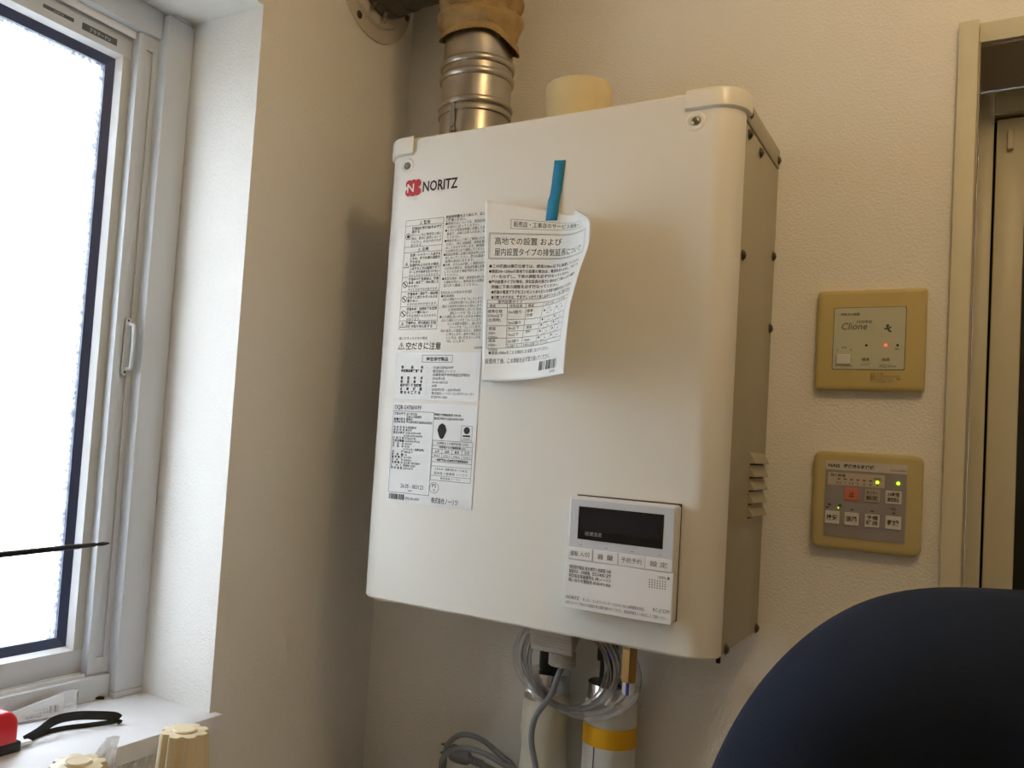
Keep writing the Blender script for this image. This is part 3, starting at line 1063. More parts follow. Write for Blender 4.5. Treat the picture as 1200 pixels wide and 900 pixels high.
for i, s in enumerate(['特定保守製品 設計標準使用期間 10年', '製造年月、点検期間、型式は本体に記載', '特定製造事業者等名 (株)ノーリツ', '問い合わせ連絡先 0120-911-026']):
    q.text(s, .3185, .0828 - i * .0050, .0046, width=.0505, bold=.01)
q.text('OPEN ▶', .4222, .0850, .0044, width=.0135)
q.text('NORITZ', .3165, .0478, .0052, width=.0160, bold=.01).text('もしもし コンタクトセンター 0120-911-026 (24時間受付対応)', .3370, .0478, .0042, width=.072)
q.text('お客さま:やけど予防のため高温の時は温度を確かめてください。取扱説明書をよく読み正しくご使用ください。', .3160, .0420, .0040, width=.1190).text('RC-J122M', .4185, .0490, .0054, width=.0180)
q.done('lettering', 'ink grey', cv)
q = Print(lambda u, v: (u, RY - .0027, v))
for i in range(7):
    for j in range(4):
        q.disc(.4132 + i * .0029, .0748 + j * .0026, .00065, 8)
q.done('speaker_holes', 'ink', cv)

# ================================================================== flue above the heater
fx, fy = .0695, -.112
R0 = .0520
fl = thing('flue_pipe', 'stainless steel flue pipe with raised beads rising from the heater', 'pipe', (fx, fy, HH))
part('lower_socket', MB().lathe([(R0 - .001, HH), (R0 - .001, .7000)], (fx, fy, 0), (0, 0, 1), 56), 'steel pipe', fl, 40)


def bead(z, h=.006, b=.0032):
    return [(R0, z - h)] + [(R0 + b * math.sin(PI * k / 6), z - h * math.cos(PI * k / 6)) for k in range(1, 6)] + [(R0, z + h)]


pr = [(R0 + .0012, .6945), (R0 + .0022, .6955), (R0 + .0022, .7010), (R0 + .0015, .7030)] + bead(.7105, .005, .0040) + [(R0, .72), (R0 - .0006, .7430)] + bead(.7520, .0055, .0038) + bead(.7715, .0055, .0038) + [(R0 - .0005, .78), (R0 - .0015, .815), (R0 - .0015, .84)]
part('upper_pipe', MB().lathe(pr, (fx, fy, 0), (0, 0, 1), 64), 'steel pipe', fl, 25)
# clamp tab with screw on the lower socket
a0 = -PI / 2 - .10
tab = []
for z in (.655, .685, .700, .704):
    tab.append([(fx + (R0 + d) * math.cos(a), fy + (R0 + d) * math.sin(a), z) for a, d in ((a0 - .07, .0006), (a0 - .07, .0030), (a0 + .07, .0030), (a0 + .07, .0006))])
part('lock_tab', MB().rings(tab), 'screw steel', fl, 30)
part('screw', screw_front, None, fl, loc=(fx + (R0 + .002) * math.cos(a0 + .02), fy + (R0 + .002) * math.sin(a0 + .02), .6655), rot=(0, 0, a0 + PI / 2))

# knitted sleeve over the elbow
path = [(fx, fy, .816 + .0048 * k) for k in range(25)]
zt_, rb = .932, .075
for k in range(1, 9):
    a = PI / 2 * k / 8
    path.append((fx - rb + rb * math.cos(a), fy, zt_ + rb * math.sin(a)))
path.append((-.020, fy, zt_ + rb))
sl = MB()
NS = 240
rings = []
for i, p in enumerate(path):
    p = Vector(p)
    tdir = (Vector(path[min(i + 1, len(path) - 1)]) - Vector(path[max(i - 1, 0)])).normalized()
    v = Vector((0, 1, 0))
    u = v.cross(tdir)
    ring = []
    for k in range(NS):
        a = 2 * PI * k / NS
        zz = p.z
        r = R0 + .0065
        if i < 25:
            s = i / 24
            r += .0070 * math.exp(-((s - .20 - .05 * math.sin(a * 2)) / .055) ** 2) - .0050 * math.exp(-((s - .31 - .05 * math.sin(a * 2)) / .03) ** 2) + .0045 * math.exp(-((s - .42 - .06 * math.sin(a * 2 + .6)) / .05) ** 2) - .0030 * math.exp(-((s - .54 - .05 * math.sin(a * 2 + .6)) / .03) ** 2) + .0035 * math.exp(-((s - .66 + .05 * math.sin(a + 1)) / .08) ** 2) + .0009 * math.sin(6 * a + 9 * s)
            r += .0020 * math.exp(-(s / .05) ** 2) - .0040 * math.exp(-((s - .09) / .03) ** 2) + .0004 * math.sin(78 * a)
        off = Vector((0, 0, 0))
        if i < 6:
            # ragged, slanting hem
            off.z = (.012 * math.cos(a - 2.4) - .015 * max(0, math.cos(a - .2)) ** 3 - .006 * math.sin(a * 2)) * (1 - i / 6)
        ring.append(p + (u * math.cos(a) + v * math.sin(a)) * r + off)
    rings.append(ring)
hem = [[q.lerp(path_c, .055) + Vector((0, 0, .001)) for q in rings[0]] for path_c in [Vector(path[0])]]
sl.rings([hem[0]] + rings, cap=False)
single('pipe_sleeve', sl, 'cloth sleeve', 'tan knitted insulation sleeve bunched around the top of the flue pipe', 'pipe sleeve', 60)

ex = thing('wall_flange', 'grey round flange with dark duct where the flue passes the wall', 'flange', (XL, fy, .86))
fz = .962
part('disc', MB().lathe([(.101, .0003), (.101, .003), (.098, .0048), (.080, .0050), (.078, .012), (.072, .014), (.060, .014)], (XL, fy, fz), (1, 0, 0), 56), 'flange clear', ex, 40)
part('duct', MB().lathe([(.066, .004), (.066, .060), (.063, .062), (.063, .106), (.060, .108)], (XL, fy, fz + .004), (1, 0, 0), 48), 'steel dark', ex, 40)
part('clamp_band', MB().lathe([(.0675, .018), (.0690, .019), (.0690, .031), (.0675, .032)], (XL, fy, fz + .004), (1, 0, 0), 48), 'steel dark', ex, 30)
for a in (-2.05, -.3):
    yy, zz = fy + .090 * math.cos(a), fz + .090 * math.sin(a)
    part('screw', screw_side, None, ex, loc=(XL + .0045, yy, zz))
for a in (-2.0, -1.62):
    yy, zz = fy + .071 * math.cos(a), fz + .004 + .071 * math.sin(a)
    part('clamp_bolt', MB().lathe([(.0045, -.006), (.0045, .004), (.0025, .005), (.0025, .014)], (XL + .027, yy, zz), (0, math.cos(a), math.sin(a)), 6), 'screw steel', ex)

# ================================================================== pipes, tubing and cord below the heater
PY = -.046


def wrapped_pipe(name, cx, r, prof_list, label):
    t = thing(name, label, 'pipe', (cx, PY, ZF))
    return t


lp_ = wrapped_pipe('insulated_pipe', .2085, .031, None, 'white wrapped water pipe with creased covering beside the power cord')
lx = .2085


def wrapring(cx, r, z, n=40, amp=.0, ph=0):
    return [(cx + r * (1 + amp * math.sin(3 * 2 * PI * k / n + ph)) * math.cos(2 * PI * k / n), PY + r * (1 + amp * math.sin(2 * 2 * PI * k / n + ph)) * math.sin(2 * PI * k / n), z) for k in range(n)]


part('foil_collar', MB().rings([wrapring(lx + .003, .0305, -.094), wrapring(lx + .002, .0312, -.098, amp=.01), wrapring(lx, .0316, -.132, amp=.012)]), 'foil', lp_, 40)
zs = [-.119, -.126, -.138, -.142, -.172, -.178, -.184, -.203, -.213, -.25, -.40, -.80, ZF + .002]
rs_ = [.0316, .0318, .0316, .0322, .0320, .0330, .0318, .0316, .0330, .0350, .0360, .0360, .0360]
part('foam_cover', MB().rings([wrapring(lx + .0015 * math.sin(i), r, z, amp=.012, ph=i * .9) for i, (z, r) in enumerate(zip(zs, rs_))]), 'pipe wrap old', lp_, 60)
part('fitting', MB().lathe([(.012, -.0005), (.012, -.03), (.016, -.03), (.016, -.09), (.012, -.10)], (lx + .004, PY, 0), (0, 0, 1), 24), 'black rubber', lp_, 30)

rx = .3040
rp_ = wrapped_pipe('insulated_pipe', rx, .033, None, 'white wrapped water pipe with a yellow tape band under the heater')
part('foil_collar', MB().rings([wrapring(rx - .002, .0305, -.093), wrapring(rx - .001, .0310, -.0935), wrapring(rx, .0325, -.130)], cap=False).rings([wrapring(rx - .002, .0295, -.094), wrapring(rx, .0295, -.125)], cap=False), 'foil', rp_, 40)
part('foam_cover', MB().rings([wrapring(rx, .0328, -.115, amp=.004), wrapring(rx, .0345, -.119, amp=.004), wrapring(rx, .0350, -.149, amp=.004), wrapring(rx, .0352, -.178, amp=.004), wrapring(rx, .0355, -.3, amp=.005), wrapring(rx, .0355, ZF + .002)]), 'pipe wrap white', rp_, 60)
part('yellow_band', MB().rings([wrapring(rx, .0350, -.1455, amp=.004), wrapring(rx, .0360, -.1458, amp=.004), wrapring(rx, .0362, -.158, amp=.004), wrapring(rx, .0360, -.1712, amp=.004), wrapring(rx, .0350, -.1715, amp=.004)]), 'yellow tape', rp_, 40)
part('wrap_seam', MB().box(rx - .0082, rx - .0076, PY - .0362, PY - .0336, -.30, -.1716), 'ink grey', rp_)
vx = .2960
th_ = []
for k in range(8):
    th_ += [(.0098, -.002 - k * .0042), (.0086, -.004 - k * .0042)]
vf = part('thread_fitting', MB().lathe(th_ + [(.008, -.036)], (vx, PY - .012, 0), (0, 0, 1), 28), 'brass', rp_, 15, label='threaded brass coupling')
part('hex_nut', MB().lathe([(.0130, -.036), (.0150, -.038), (.0150, -.060), (.0130, -.062)], (vx + .004, PY - .012, 0), (0, 0, 1), 6), 'black rubber', rp_)
part('blue_cap', MB().lathe([(.0065, 0), (.0065, .006), (.003, .008)], (vx + .010, PY - .024, -.050), (.4, -1, 0), 16), 'blue plastic', rp_, 40)
part('stub', MB().lathe([(.010, -.060), (.010, -.16)], (vx + .002, PY - .006, 0), (0, 0, 1), 20), 'black rubber', rp_, 40)

# clear drain tubing coiled up
tb = []
CYL = -.0865
for k in range(7 * 40 + 1):
    a = 2 * PI * k / 40
    turn = k / 40
    b = [(x_ - .006, z_ - .004, p_ * 1.02, r_ * 1.02) for x_, z_, p_, r_ in ((.246, -.066, .0635, .0560), (.252, -.064, .0640, .0600), (.262, -.062, .0690, .0600), (.276, -.064, .0720, .0640), (.284, -.070, .0760, .0610), (.256, -.066, .0600, .0540), (.262, -.066, .0660, .0570), (.262, -.066, .0660, .0570))]
    i = min(int(turn), 6)
    t = turn - i
    t = t * t * (3 - 2 * t)
    cx, cz, rx_, rz_ = [lerp(b[i][m], b[i + 1][m], t) for m in range(4)]
    tb.append((cx + rx_ * math.cos(a + .8), CYL - .0015 * math.sin(turn * 2.1) + .0012 * math.sin(a * 2 + turn), cz + rz_ * math.sin(a + .8)))
tb = [(x, y, min(z, -.006)) for x, y, z in tb]
single('drain_tube', MB().tube(tb, .0031, 10), 'clear tube', 'coil of clear plastic tubing hung below the heater', 'tube', 60)

# power cord: drops from the collar, out of frame, back up into a bundle with the plug
cd = thing('power_cord', 'grey power cord hanging from the heater, bundled with a two pin plug', 'cord', (.16, -.10, -.40))
c = [(.2575, -.112, -.0690)] + [tuple(at(px, py, 1, -.120)) for px, py in ((654, 792), (645, 815), (630, 836), (624, 852), (623, 872), (628, 900))]
c += [(.243, -.115, -.26), (.235, -.11, -.33), (.19, -.10, -.345), (.160, -.085, -.30)]
c += [tuple(at(px, py, 1, -.060)) for px, py in ((603, 906), (585, 884), (563, 866), (541, 861), (525, 872), (521, 890))]
c += [(.060, -.060, -.29), (.10, -.07, -.315), (.15, -.075, -.29)]
c += [tuple(at(px, py, 1, -.078)) for px, py in ((602, 908), (585, 893), (560, 880), (537, 877), (521, 886), (517, 900))]
c += [(.065, -.075, -.30), (.105, -.07, -.33), (.15, -.06, -.31)]
c += [tuple(at(px, py, 1, -.052)) for px, py in ((600, 914), (582, 904), (566, 896))]
part('cable', MB().tube(smoothpath(c, 8), .0039, 12), 'cord grey', cd, 60)
e = Vector(c[-1])
p_in = at(522, 878, 1, -.050)
dirv = (p_in - e).normalized()
part('strain_relief', MB().lathe([(.0042, 0)] + [(.0062 if k % 2 else .0048, .003 + k * .0022) for k in range(10)] + [(.007, .028)], e - dirv * .002, dirv, 18), 'cord grey', cd, 20)
bs = e + dirv * .024
ax = dirv
u = Vector((0, 0, 1)) - ax * ax.z
u.normalize()
vv_ = ax.cross(u)
pb = MB()
rings = []
for h_, a_, b_ in ((0, .009, .007), (.004, .011, .0085), (.020, .013, .0088), (.030, .0125, .0085), (.032, .011, .0075)):
    rings.append([bs + ax * h_ + u * (a_ * math.cos(2 * PI * k / 20)) + vv_ * (b_ * math.sin(2 * PI * k / 20)) for k in range(20)])
pl = part('plug', pb.rings(rings), 'cord grey', cd, 45, label='grey two pin mains plug')
for s in (-1, 1):
    o0 = bs + ax * .031 + u * (.0064 * s)
    q8 = MB().rings([[o0 + ax * h_ + u * (.0008 * i) + vv_ * (.0032 * j) for i, j in ((-1, -1), (1, -1), (1, 1), (-1, 1))] for h_ in (0, .018)])
    part('prong', q8, 'plug metal', pl)

# ================================================================== wall controllers
cw = thing('wall_switch', 'beige wall controller with a white face and one red light', 'wall switch', (.5955, 0, .3145))
part('cover_plate', plate(.5352, .6562, .3148, .4408, -.0003, -.0125, .005, .006), 'plate beige', cw, 40)
fc = part('face', plate(.5555, .6345, .3412, .4178, -.010, -.0133, .002), 'clione face', cw, 30)
part('face_gap', plate(.5549, .6351, .3406, .4184, -.0095, -.0128, .002), 'dark gap', cw)
q = Print(lambda u, v: (u, -.0137, v))
q.text('空気ろか装置', .5630, .4085, .0036, bold=.01)
q.text('note', .5815, .3985, .0070, width=.0165)
vs, fs, wd = glyphs('Clione')
q.mb.add([q.f(.5635 + (x + .22 * y) * .0290 / wd, .3905 + y * .0125) for x, y in vs], fs)
q.text('切', .5590, .3640, .0028).text('風量', .5655, .3672, .0028).text('強', .5745, .3640, .0028).text('運転', .6238, .3652, .0026).text('AQ-2000', .6080, .3438, .0030, width=.018)
q.done('lettering', 'ink grey', fc)
q = Print(lambda u, v: (u, -.0137, v))
q.poly([(.6140, .3935), (.6165, .3925), (.6172, .3900), (.6200, .3880), (.6190, .3865), (.6165, .3875), (.6150, .3900)]).poly([(.6110, .3915), (.6145, .3925), (.6150, .3905), (.6120, .3900)]).poly([(.6165, .3930), (.6200, .3940), (.6190, .3920), (.6168, .3910)]).disc(.6153, .3948, .0018, 10)
q.done('figure_mark', 'ink grey', fc)
sw = part('rocker', plate(.5570, .5790, .3455, .3610, -.0130, -.0142, .001), 'clione face', fc)
part('slider', plate(.5600, .5755, .3472, .3592, -.0140, -.0160, .001, .0012), 'key white', fc, 40)
part('slider_gap', MB().box(.5594, .5612, -.0147, -.0141, .3478, .3590), 'dark gap', fc)
for a, b, s in ((.5865, .5990, '標準'), (.6085, .6205, '快適')):
    k_ = part('button', plate(a, b, .3475, .3595, -.0130, -.0143, .0008), 'clione face', fc)
    Print(lambda u, v: (u, -.0146, v)).text(s, (a + b) / 2, .3515, .0044, align='C').done('lettering', 'ink grey', k_)
for x, m_ in ((.5930, 'led off'), (.6140, 'led red'), (.6268, 'led off')):
    part('indicator', MB().lathe([(.0014, 0), (.0014, .0012), (.0006, .0018)], (x, -.0133, .3708), (0, -1, 0), 12), m_, fc, 40)
q = Print(lambda u, v: (u, -.0129, v))
for i, s in enumerate(['お手入れ時:', '電源を切って必ずお手入れを行い', '電源を入れてください。運転', 'ランプが点滅します。']):
    q.text(s, .5985, .3345 - i * .0030, .0028, maxw=.033)
q.done('caution_lettering', 'ink grey', cw)

nw = thing('bathroom_controller', 'beige bathroom dryer controller with rows of square keys and green lights', 'wall switch', (.598, 0, .1175))
part('cover_plate', plate(.5385, .6585, .1178, .2385, -.0003, -.0125, .010, .006), 'plate beige pale', nw, 40)
nf = part('face', plate(.5530, .6420, .1330, .2265, -.010, -.0134, .0012), 'nais face', nw)
part('title_band', MB().box(.5530, .6420, -.0137, -.0133, .2155, .2265), 'nais title', nf)
part('timer_band', MB().box(.5560, .6185, -.0137, -.0133, .1970, .2125), 'nais band', nf)
nq = lambda u, v: (u, -.0140, v)
q = Print(nq)
q.text('NAIS', .5560, .2188, .0054, width=.0130, bold=.03).text('暖房換気乾燥機', .5735, .2188, .0052, width=.0335, bold=.02).text('GVL5200', .6240, .2180, .0034, width=.0165)
q.text('残り時間', .5590, .2072, .0042, bold=.015).text('(時間)', .6065, .2060, .0036)
for x, s in zip((.5685, .5755, .5825, .5895, .5965, .6035, .6110), ('0.5', '1', '1.5', '2', '3', '4', '8')):
    q.text(s, x, .1985, .0046, align='C')
q.text('弱', .5570, .1705, .0038, bold=.02).text('強', .5690, .1705, .0038, bold=.02).text('~(強)', .6230, .1718, .0040)
q.done('lettering', 'ink', nf)
for i, x in enumerate((.5685, .5755, .5825, .5895, .5965, .6035)):
    part('indicator', MB().box(x - .0017, x + .0017, -.0141, -.0134, .2040, .2052), 'led off', nf)
for x, z in ((.6108, .2035), (.6330, .2040)):
    part('indicator', MB().lathe([(.0019, 0), (.0018, .0012), (.001, .0018)], (x, -.0135, z), (0, -1, 0), 14), 'led green', nf, 40)
for x, z in ((.5570, .1685), (.5845, .1682), (.6065, .1682), (.6295, .1680)):
    part('indicator', MB().box(x - .0016, x + .0016, -.0141, -.0134, z - .0006, z + .0006), 'led off', nf)
part('indicator', MB().lathe([(.0009, 0), (.0006, .001)], (.5690, -.0135, .1688), (0, -1, 0), 8), 'led green', nf)
keys = [(.5755, .5915, .1790, .1945, 'key red', ['止']), (.5975, .6140, .1790, .1945, 'key grey', ['タイマー', '設定']), (.6200, .6370, .1790, .1945, 'key white', ['24時間', '連続換気']),
        (.5545, .5705, .1490, .1645, 'key white', ['換気']), (.5765, .5920, .1490, .1645, 'key white', ['涼風']), (.5990, .6145, .1490, .1645, 'key white', ['予備', '暖房']), (.6210, .6375, .1490, .1645, 'key white', ['乾燥'])]
for a, b, z0, z1, m_, tx_ in keys:
    k_ = part('button', plate(a, b, z0, z1, -.0130, -.0146, .0008, .0005), m_, nf)
    q = Print(lambda u, v: (u, -.0149, v))
    for i, s in enumerate(tx_):
        if len(tx_) == 1:
            q.text(s, (a + b) / 2, (z0 + z1) / 2 - .0028, .0070, align='C', maxw=.0125, bold=.02)
        else:
            q.text(s, (a + b) / 2, z1 - .0062 - i * .0062, .0056, align='C', width=.0125, bold=.015)
    q.done('lettering', 'ink', k_)

# ================================================================== things on the sill
# tape measure, mostly outside the photograph
tmz = ZS
tmo = thing('tape_measure', 'red tape measure with a black wrist strap lying on the sill', 'tape measure', (-.20, -.60, ZS))
cs = MB().prism(rrect(-.664, -.594, ZS + .0005, ZS + .047, .016), lambda y, z: (-.225, y, z), lambda y, z: (-.187, y, z))
part('case', bevelled(cs, .004, 3, angle=50), 'red plastic', tmo)
part('rubber_base', bevelled(MB().box(-.2262, -.1858, -.652, -.590, ZS + .0002, ZS + .012), .002), 'black plastic', tmo)
part('strap_eye', bevelled(MB().box(-.207, -.190, -.591, -.574, ZS + .004, ZS + .0075), .0008), 'packet paper', tmo)
sp = [(-.199, -.578, ZS + .006), (-.201, -.560, ZS + .010), (-.208, -.535, ZS + .016), (-.203, -.510, ZS + .017), (-.193, -.485, ZS + .014), (-.186, -.466, ZS + .010), (-.183, -.462, ZS + .006), (-.187, -.468, ZS + .0035), (-.198, -.492, ZS + .003), (-.210, -.520, ZS + .003), (-.212, -.545, ZS + .003), (-.202, -.572, ZS + .004)]
sp = smoothpath(sp, 6)
rings = []
for i, p in enumerate(sp):
    tdir = (sp[min(i + 1, len(sp) - 1)] - sp[max(i - 1, 0)]).normalized()
    side = (Vector((-.3, 0, 1)) - tdir * Vector((-.3, 0, 1)).dot(tdir)).normalized()
    th = tdir.cross(side)
    hw = .0052 if i < 40 else .0028
    rings.append([p + side * (hw * a) + th * (.0009 * b) for a, b in ((-1, -1), (1, -1), (1, 1), (-1, 1))])
part('wrist_strap', MB().rings(rings), 'black strap', tmo, 50)

# small parts bag
pk = thing('plastic_packet', 'clear plastic packet with a printed slip lying on the sill by the frame', 'packet', (-.275, -.50, ZS))
A, B, C_, D_ = Vector((-.268, -.552, ZS + .003)), Vector((-.252, -.492, ZS + .003)), Vector((-.268, -.482, ZS + .024)), Vector((-.274, -.549, ZS + .014))
part('slip', MB().rings([[A, B, C_, D_], [p + Vector((-.0016, .0, .0004)) for p in (A, B, C_, D_)]]), 'packet paper', pk)
pn = (B - A).normalized()
pv = ((D_ - A).lerp(C_ - B, .5)).normalized()
nn_ = pn.cross(pv).normalized()
if nn_.x < 0:
    nn_ = -nn_
q = Print(lambda u, v: A + pn * u + pv * v + nn_ * .0007)
q.text('付属部品 ゴムパッキン', .008, .0095, .0034).text('取付ねじセット 4×20', .012, .0055, .0034).text('部品番号 GQC', .016, .0020, .0030).bars(.045, .057, .005, .014, 6, 5)
q.done('lettering', 'ink', pk)
fm = MB()
rnd = random.Random(3)
bagr = []
for i in range(15):
    s = i / 14
    base = A.lerp(B, -.05 + 1.32 * s)
    top = D_.lerp(C_, -.05 + 1.32 * s)
    fl_ = 1 if s < .82 else 1 - (s - .82) * .5
    ring = []
    for k in range(12):
        a = 2 * PI * k / 12
        m_ = base.lerp(top, .5 + .58 * fl_ * math.sin(a))
        m_ += nn_ * (.0034 * math.cos(a) * (1 - s * .5)) + Vector((rnd.uniform(-1, 1), rnd.uniform(-1, 1), rnd.uniform(-.4, 1))) * (.0006 if s < .75 else .0018)
        m_.z = max(m_.z, ZS + .0006)
        ring.append(m_)
    bagr.append(ring)
part('bag', fm.rings(bagr), 'clear film', pk, 25)

# screw-like black scrap by the frame corner
bp_ = at(118, 820, 2, ZS)
single('rubber_scrap', bevelled(MB().tube(smoothpath([bp_ + Vector((-.004, -.006, .0022)), bp_ + Vector((-.001, -.001, .0026)), bp_ + Vector((.002, .004, .0020))], 4), [.0016] * 3 + [.0022] * 4 + [.0018] * 2, 8), .0003), 'black rubber', 'tiny black rubber scrap on the sill at the frame corner', 'scrap')

# driver shaft resting on a tool case that stands on the sill outside the photograph
p_tip, p_l = at(128, 636.5, 0, -.175), at(0, 650, 0, -.175)
dr = (p_tip - p_l).normalized()
bo = thing('screwdriver', 'long black screwdriver shaft reaching across the window above the sill', 'screwdriver', p_l - dr * .03)
L = (p_tip - p_l).length
part('shaft', MB().lathe([(.0034, -.03), (.0034, 0), (.0030, L * .70), (.0026, L * .72), (.0024, L - .020), (.0017, L - .0185), (.0017, L - .016), (.0024, L - .015), (.0024, L - .008), (.0013, L - .001), (.0008, L)], p_l, dr, 14), 'rod black', bo, 35)
part('handle', MB().lathe([(.006, -.135), (.013, -.131), (.014, -.10), (.011, -.065), (.012, -.045), (.006, -.032), (.004, -.030)], p_l, dr, 16), 'black plastic', bo, 40)
top_z = (p_l - dr * .08).z - .0146
tcx = p_l.x
tc_ = thing('tool_case', 'grey plastic tool case standing on the window sill', 'tool case', (tcx, p_l.y - .08, ZS))
part('body', bevelled(MB().box(tcx - .05, tcx + .05, p_l.y - .128, p_l.y - .032, ZS, top_z - .03), .004), 'toolbox grey', tc_)
part('lid', bevelled(MB().box(tcx - .052, tcx + .052, p_l.y - .130, p_l.y - .030, top_z - .029, top_z), .004), 'toolbox grey', tc_)

# ------------------------------------------------------------------ two handle tap below the sill
fa = thing('tap', 'wall mounted mixer tap with two fluted cream knobs below the sill', 'tap', (XL, -.586, -.19))
kx = 0.0
part('body', MB().tube([(kx, -.700, -.200), (kx, -.470, -.200)], .017, 20), 'tap chrome', fa, 40)
for y in (-.63, -.545):
    part('wall_arm', MB().tube([(XL + .006, y, -.200), (kx, y, -.200)], .014, 18), 'tap chrome', fa, 40)
    part('wall_rose', MB().lathe([(.030, .0003), (.028, .006), (.016, .012)], (XL, y, -.200), (1, 0, 0), 28), 'tap chrome', fa, 40)
part('spout', MB().tube(smoothpath([(kx, -.586, -.205), (kx + .03, -.586, -.235), (kx + .12, -.586, -.240), (kx + .17, -.586, -.255)], 6), .011, 16), 'tap chrome', fa, 40)
for y, zt2 in ((-.5212, -.1105), (-.6521, -.1085)):
    rr = []
    n = 72
    for r, z in ((.0295, zt2 - .062), (.0262, zt2 - .004), (.0250, zt2), (.0246, zt2 + .0002)):
        ring = []
        for k in range(n):
            a = 2 * PI * k / n
            c8 = math.cos(8 * a + .6)
            fl_ = max(0, c8) ** .8 * .0048
            ring.append((kx + (r - fl_) * math.cos(a), y + (r - fl_) * math.sin(a), z))
        rr.append(ring)
    kb = part('knob', MB().rings(rr), 'tap cream', fa, 30, label='fluted cream plastic knob')
    part('knob_button', MB().lathe([(.0128, -.001), (.0128, .0012), (.0118, .0020), (.0112, .0016), (.0108, .0016), (.0104, .0022), (.002, .0024)], (kx, y, zt2), (0, 0, 1), 36), 'tap cream', kb, 30)
    part('stem', MB().lathe([(.010, -.2), (.010, zt2 - .06)], (kx, y, 0), (0, 0, 1), 16), 'tap chrome', fa, 40)
pb_ = []
rnd = random.Random(12)
for i in range(9):
    s = i / 8
    ring = []
    for k in range(14):
        a = 2 * PI * k / 14
        rr_ = (.030 - .022 * s) * (1 + rnd.uniform(-.22, .22))
        ring.append((-.072 + rr_ * math.cos(a) * .6 + .01 * s, -.588 + rr_ * math.sin(a) + .022 * s, -.184 + .062 * s))
    pb_.append(ring)
single('plastic_bag', MB().rings(pb_), 'clear film', 'crumpled clear plastic bag lying on the tap arms behind the knobs', 'bag', 20)

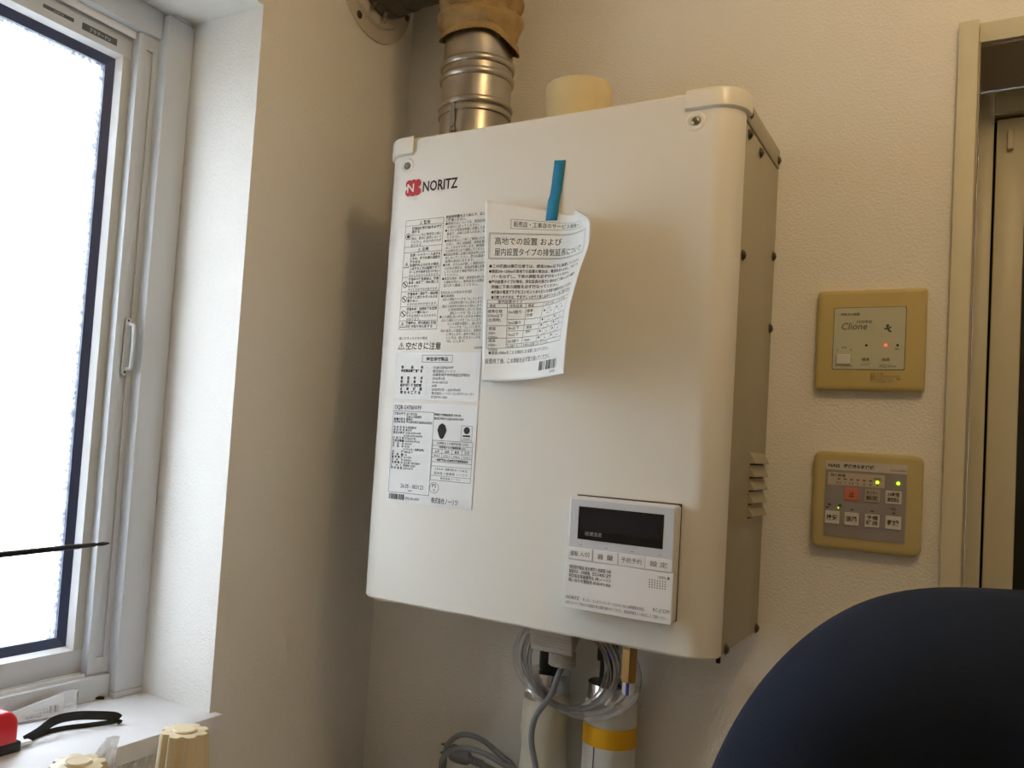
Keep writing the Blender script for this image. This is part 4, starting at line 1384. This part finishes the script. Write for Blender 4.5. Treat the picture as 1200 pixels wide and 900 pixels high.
# ================================================================== the person standing beside the camera
def person():
    px, py = .852, -.590
    J = {}
    V, E, R = [], [], []

    def j(name, co, r, parent=None):
        J[name] = len(V)
        V.append(co)
        R.append(r if isinstance(r, tuple) else (r, r))
        if parent:
            E.append((J[parent], J[name]))
    j('pelvis', (px, py, -.36), (.150, .110))
    j('waist', (px, py + .005, -.20), (.140, .105), 'pelvis')
    j('ribs', (px, py - .005, -.05), (.165, .120), 'waist')
    j('chest', (px, py - .010, .055), (.150, .112), 'ribs')
    j('neckbase', (px, py + .005, .158), (.104, .078), 'chest')
    j('neck', (px, py + .020, .205), (.056, .058), 'neckbase')
    j('jaw', (px, py + .040, .265), (.062, .072), 'neck')
    j('head', (px, py + .040, .340), (.074, .092), 'jaw')
    j('crown', (px, py + .035, .405), (.058, .070), 'head')
    for s, n in ((-1, 'l'), (1, 'r')):
        j('clav' + n, (px + s * .096, py, .112), (.076, .066), 'chest')
        j('sho' + n, (px + s * .190, py + .004, .090), (.098, .078), 'clav' + n)
        j('arm' + n, (px + s * .246, py + .012, -.040), (.072, .064), 'sho' + n)
        j('elb' + n, (px + s * .285, py + .050, -.190), (.050, .050), 'arm' + n)
        j('fore' + n, (px + s * .255, py + .170, -.235), (.042, .044), 'elb' + n)
        j('wri' + n, (px + s * .225, py + .280, -.265), (.028, .032), 'fore' + n)
        j('palm' + n, (px + s * .215, py + .345, -.270), (.020, .034), 'wri' + n)
        for k, (dx, ln) in enumerate(((-.030, .030), (-.010, .036), (.011, .033), (.030, .025))):
            bx_, by_, bz_ = px + s * .215 + dx, py + .395, -.272
            j('f%d' % k + n, (bx_, by_, bz_), .0095, 'palm' + n)
            j('g%d' % k + n, (bx_, by_ + ln, bz_ - .012), .0088, 'f%d' % k + n)
            j('h%d' % k + n, (bx_, by_ + ln * 1.55, bz_ - .034), .0075, 'g%d' % k + n)
        j('t0' + n, (px + s * .172, py + .350, -.282), .0105, 'palm' + n)
        j('t1' + n, (px + s * .155, py + .388, -.296), .0088, 't0' + n)
        j('hip' + n, (px + s * .090, py, -.44), (.095, .100), 'pelvis')
        j('knee' + n, (px + s * .105, py + .015, -.80), (.060, .066), 'hip' + n)
        j('calf' + n, (px + s * .108, py - .005, -.92), (.056, .062), 'knee' + n)
        j('ank' + n, (px + s * .110, py - .015, ZF + .075), (.040, .044), 'calf' + n)
        j('heel' + n, (px + s * .110, py - .010, ZF + .038), (.036, .036), 'ank' + n)
        j('toe' + n, (px + s * .125, py + .150, ZF + .030), (.040, .028), 'heel' + n)
    me = bpy.data.meshes.new('body_skeleton')
    me.from_pydata(V, E, [])
    o = bpy.data.objects.new('body_skeleton', me)
    COL.objects.link(o)
    sk = o.modifiers.new('skin', 'SKIN')
    for i, r in enumerate(R):
        me.skin_vertices[0].data[i].radius = r
        me.skin_vertices[0].data[i].use_root = (i == 0)
    sk.use_smooth_shade = True
    sb = o.modifiers.new('sub', 'SUBSURF')
    sb.levels = sb.render_levels = 2
    bpy.context.view_layer.update()
    bm_ = bpy.data.meshes.new_from_object(o.evaluated_get(bpy.context.evaluated_depsgraph_get()))
    bpy.data.objects.remove(o)
    # cloth folds on the shirt
    from mathutils import noise
    for v in bm_.vertices:
        c_ = v.co
        if -.40 < c_.z < .16:
            nz = noise.noise(Vector((c_.x * 16, c_.y * 9, c_.z * 14))) * .0062 + noise.noise(c_ * 26) * .0026
            v.co = c_ + v.normal * nz
    for n_ in ('shirt navy', 'trousers', 'skin', 'black plastic'):
        bm_.materials.append(MATS[n_])
    for p in bm_.polygons:
        c_ = p.center
        hand = c_.y > py + .265
        if c_.z > .182 or (hand and c_.z > -.40 and c_.z < 0):
            p.material_index = 2
        elif c_.z < ZF + .075:
            p.material_index = 3
        elif c_.z < -.385 and abs(c_.x - px) < .21:
            p.material_index = 1
        p.use_smooth = True
    t = thing('person', 'person in a dark navy shirt standing in front of the wall controllers', 'person', (px, py, ZF))
    b = part('body', bm_, None, t)
    sm_ = b.modifiers.new('smooth', 'SUBSURF')
    sm_.levels = sm_.render_levels = 2
    hd = Vector((px, py + .040, .340))
    # hair: shell over the skull
    mb = MB()
    rr_ = []
    for i in range(15):
        ring = []
        for k in range(40):
            az = 2 * PI * k / 40
            a = PI * (.575 - .145 * math.sin(az) + .012 * math.sin(7 * az)) * i / 14
            nz = 1 + .018 * noise.noise(Vector((az * 3, a * 5, .3))) + .012 * math.sin(19 * az) * math.sin(a)
            ring.append((hd.x + .084 * nz * math.sin(a) * math.cos(az), hd.y - .014 + .102 * nz * math.sin(a) * math.sin(az), hd.z + .012 + .094 * nz * math.cos(a)))
        rr_.append(ring)
    part('hair', mb.rings(rr_), 'hair', t, 60)
    # face
    for s in (-1, 1):
        part('eye', MB().lathe([(.002, .011), (.007, .009), (.010, .003), (.010, -.004)], (hd.x + s * .031, hd.y + .074, hd.z - .005), (0, 1, 0), 14), 'hair', t, 60)
        part('ear', MB().lathe([(.004, -.008), (.016, -.005), (.018, .002), (.010, .007)], (hd.x + s * .076, hd.y - .005, hd.z - .02), (s, 0, 0), 14), 'skin', t, 60)
    part('nose', MB().rings([[(hd.x - .007, hd.y + .078, hd.z), (hd.x + .007, hd.y + .078, hd.z), (hd.x, hd.y + .094, hd.z)], [(hd.x - .015, hd.y + .078, hd.z - .042), (hd.x + .015, hd.y + .078, hd.z - .042), (hd.x, hd.y + .108, hd.z - .036)]]), 'skin', t, 50)
    part('mouth', MB().lathe([(.002, .006), (.012, .004), (.021, -.004)], (hd.x, hd.y + .070, hd.z - .068), (0, 1, 0), 14), 'logo red', t, 60)
    return t


person()
bpy.data.objects.remove(_fo)
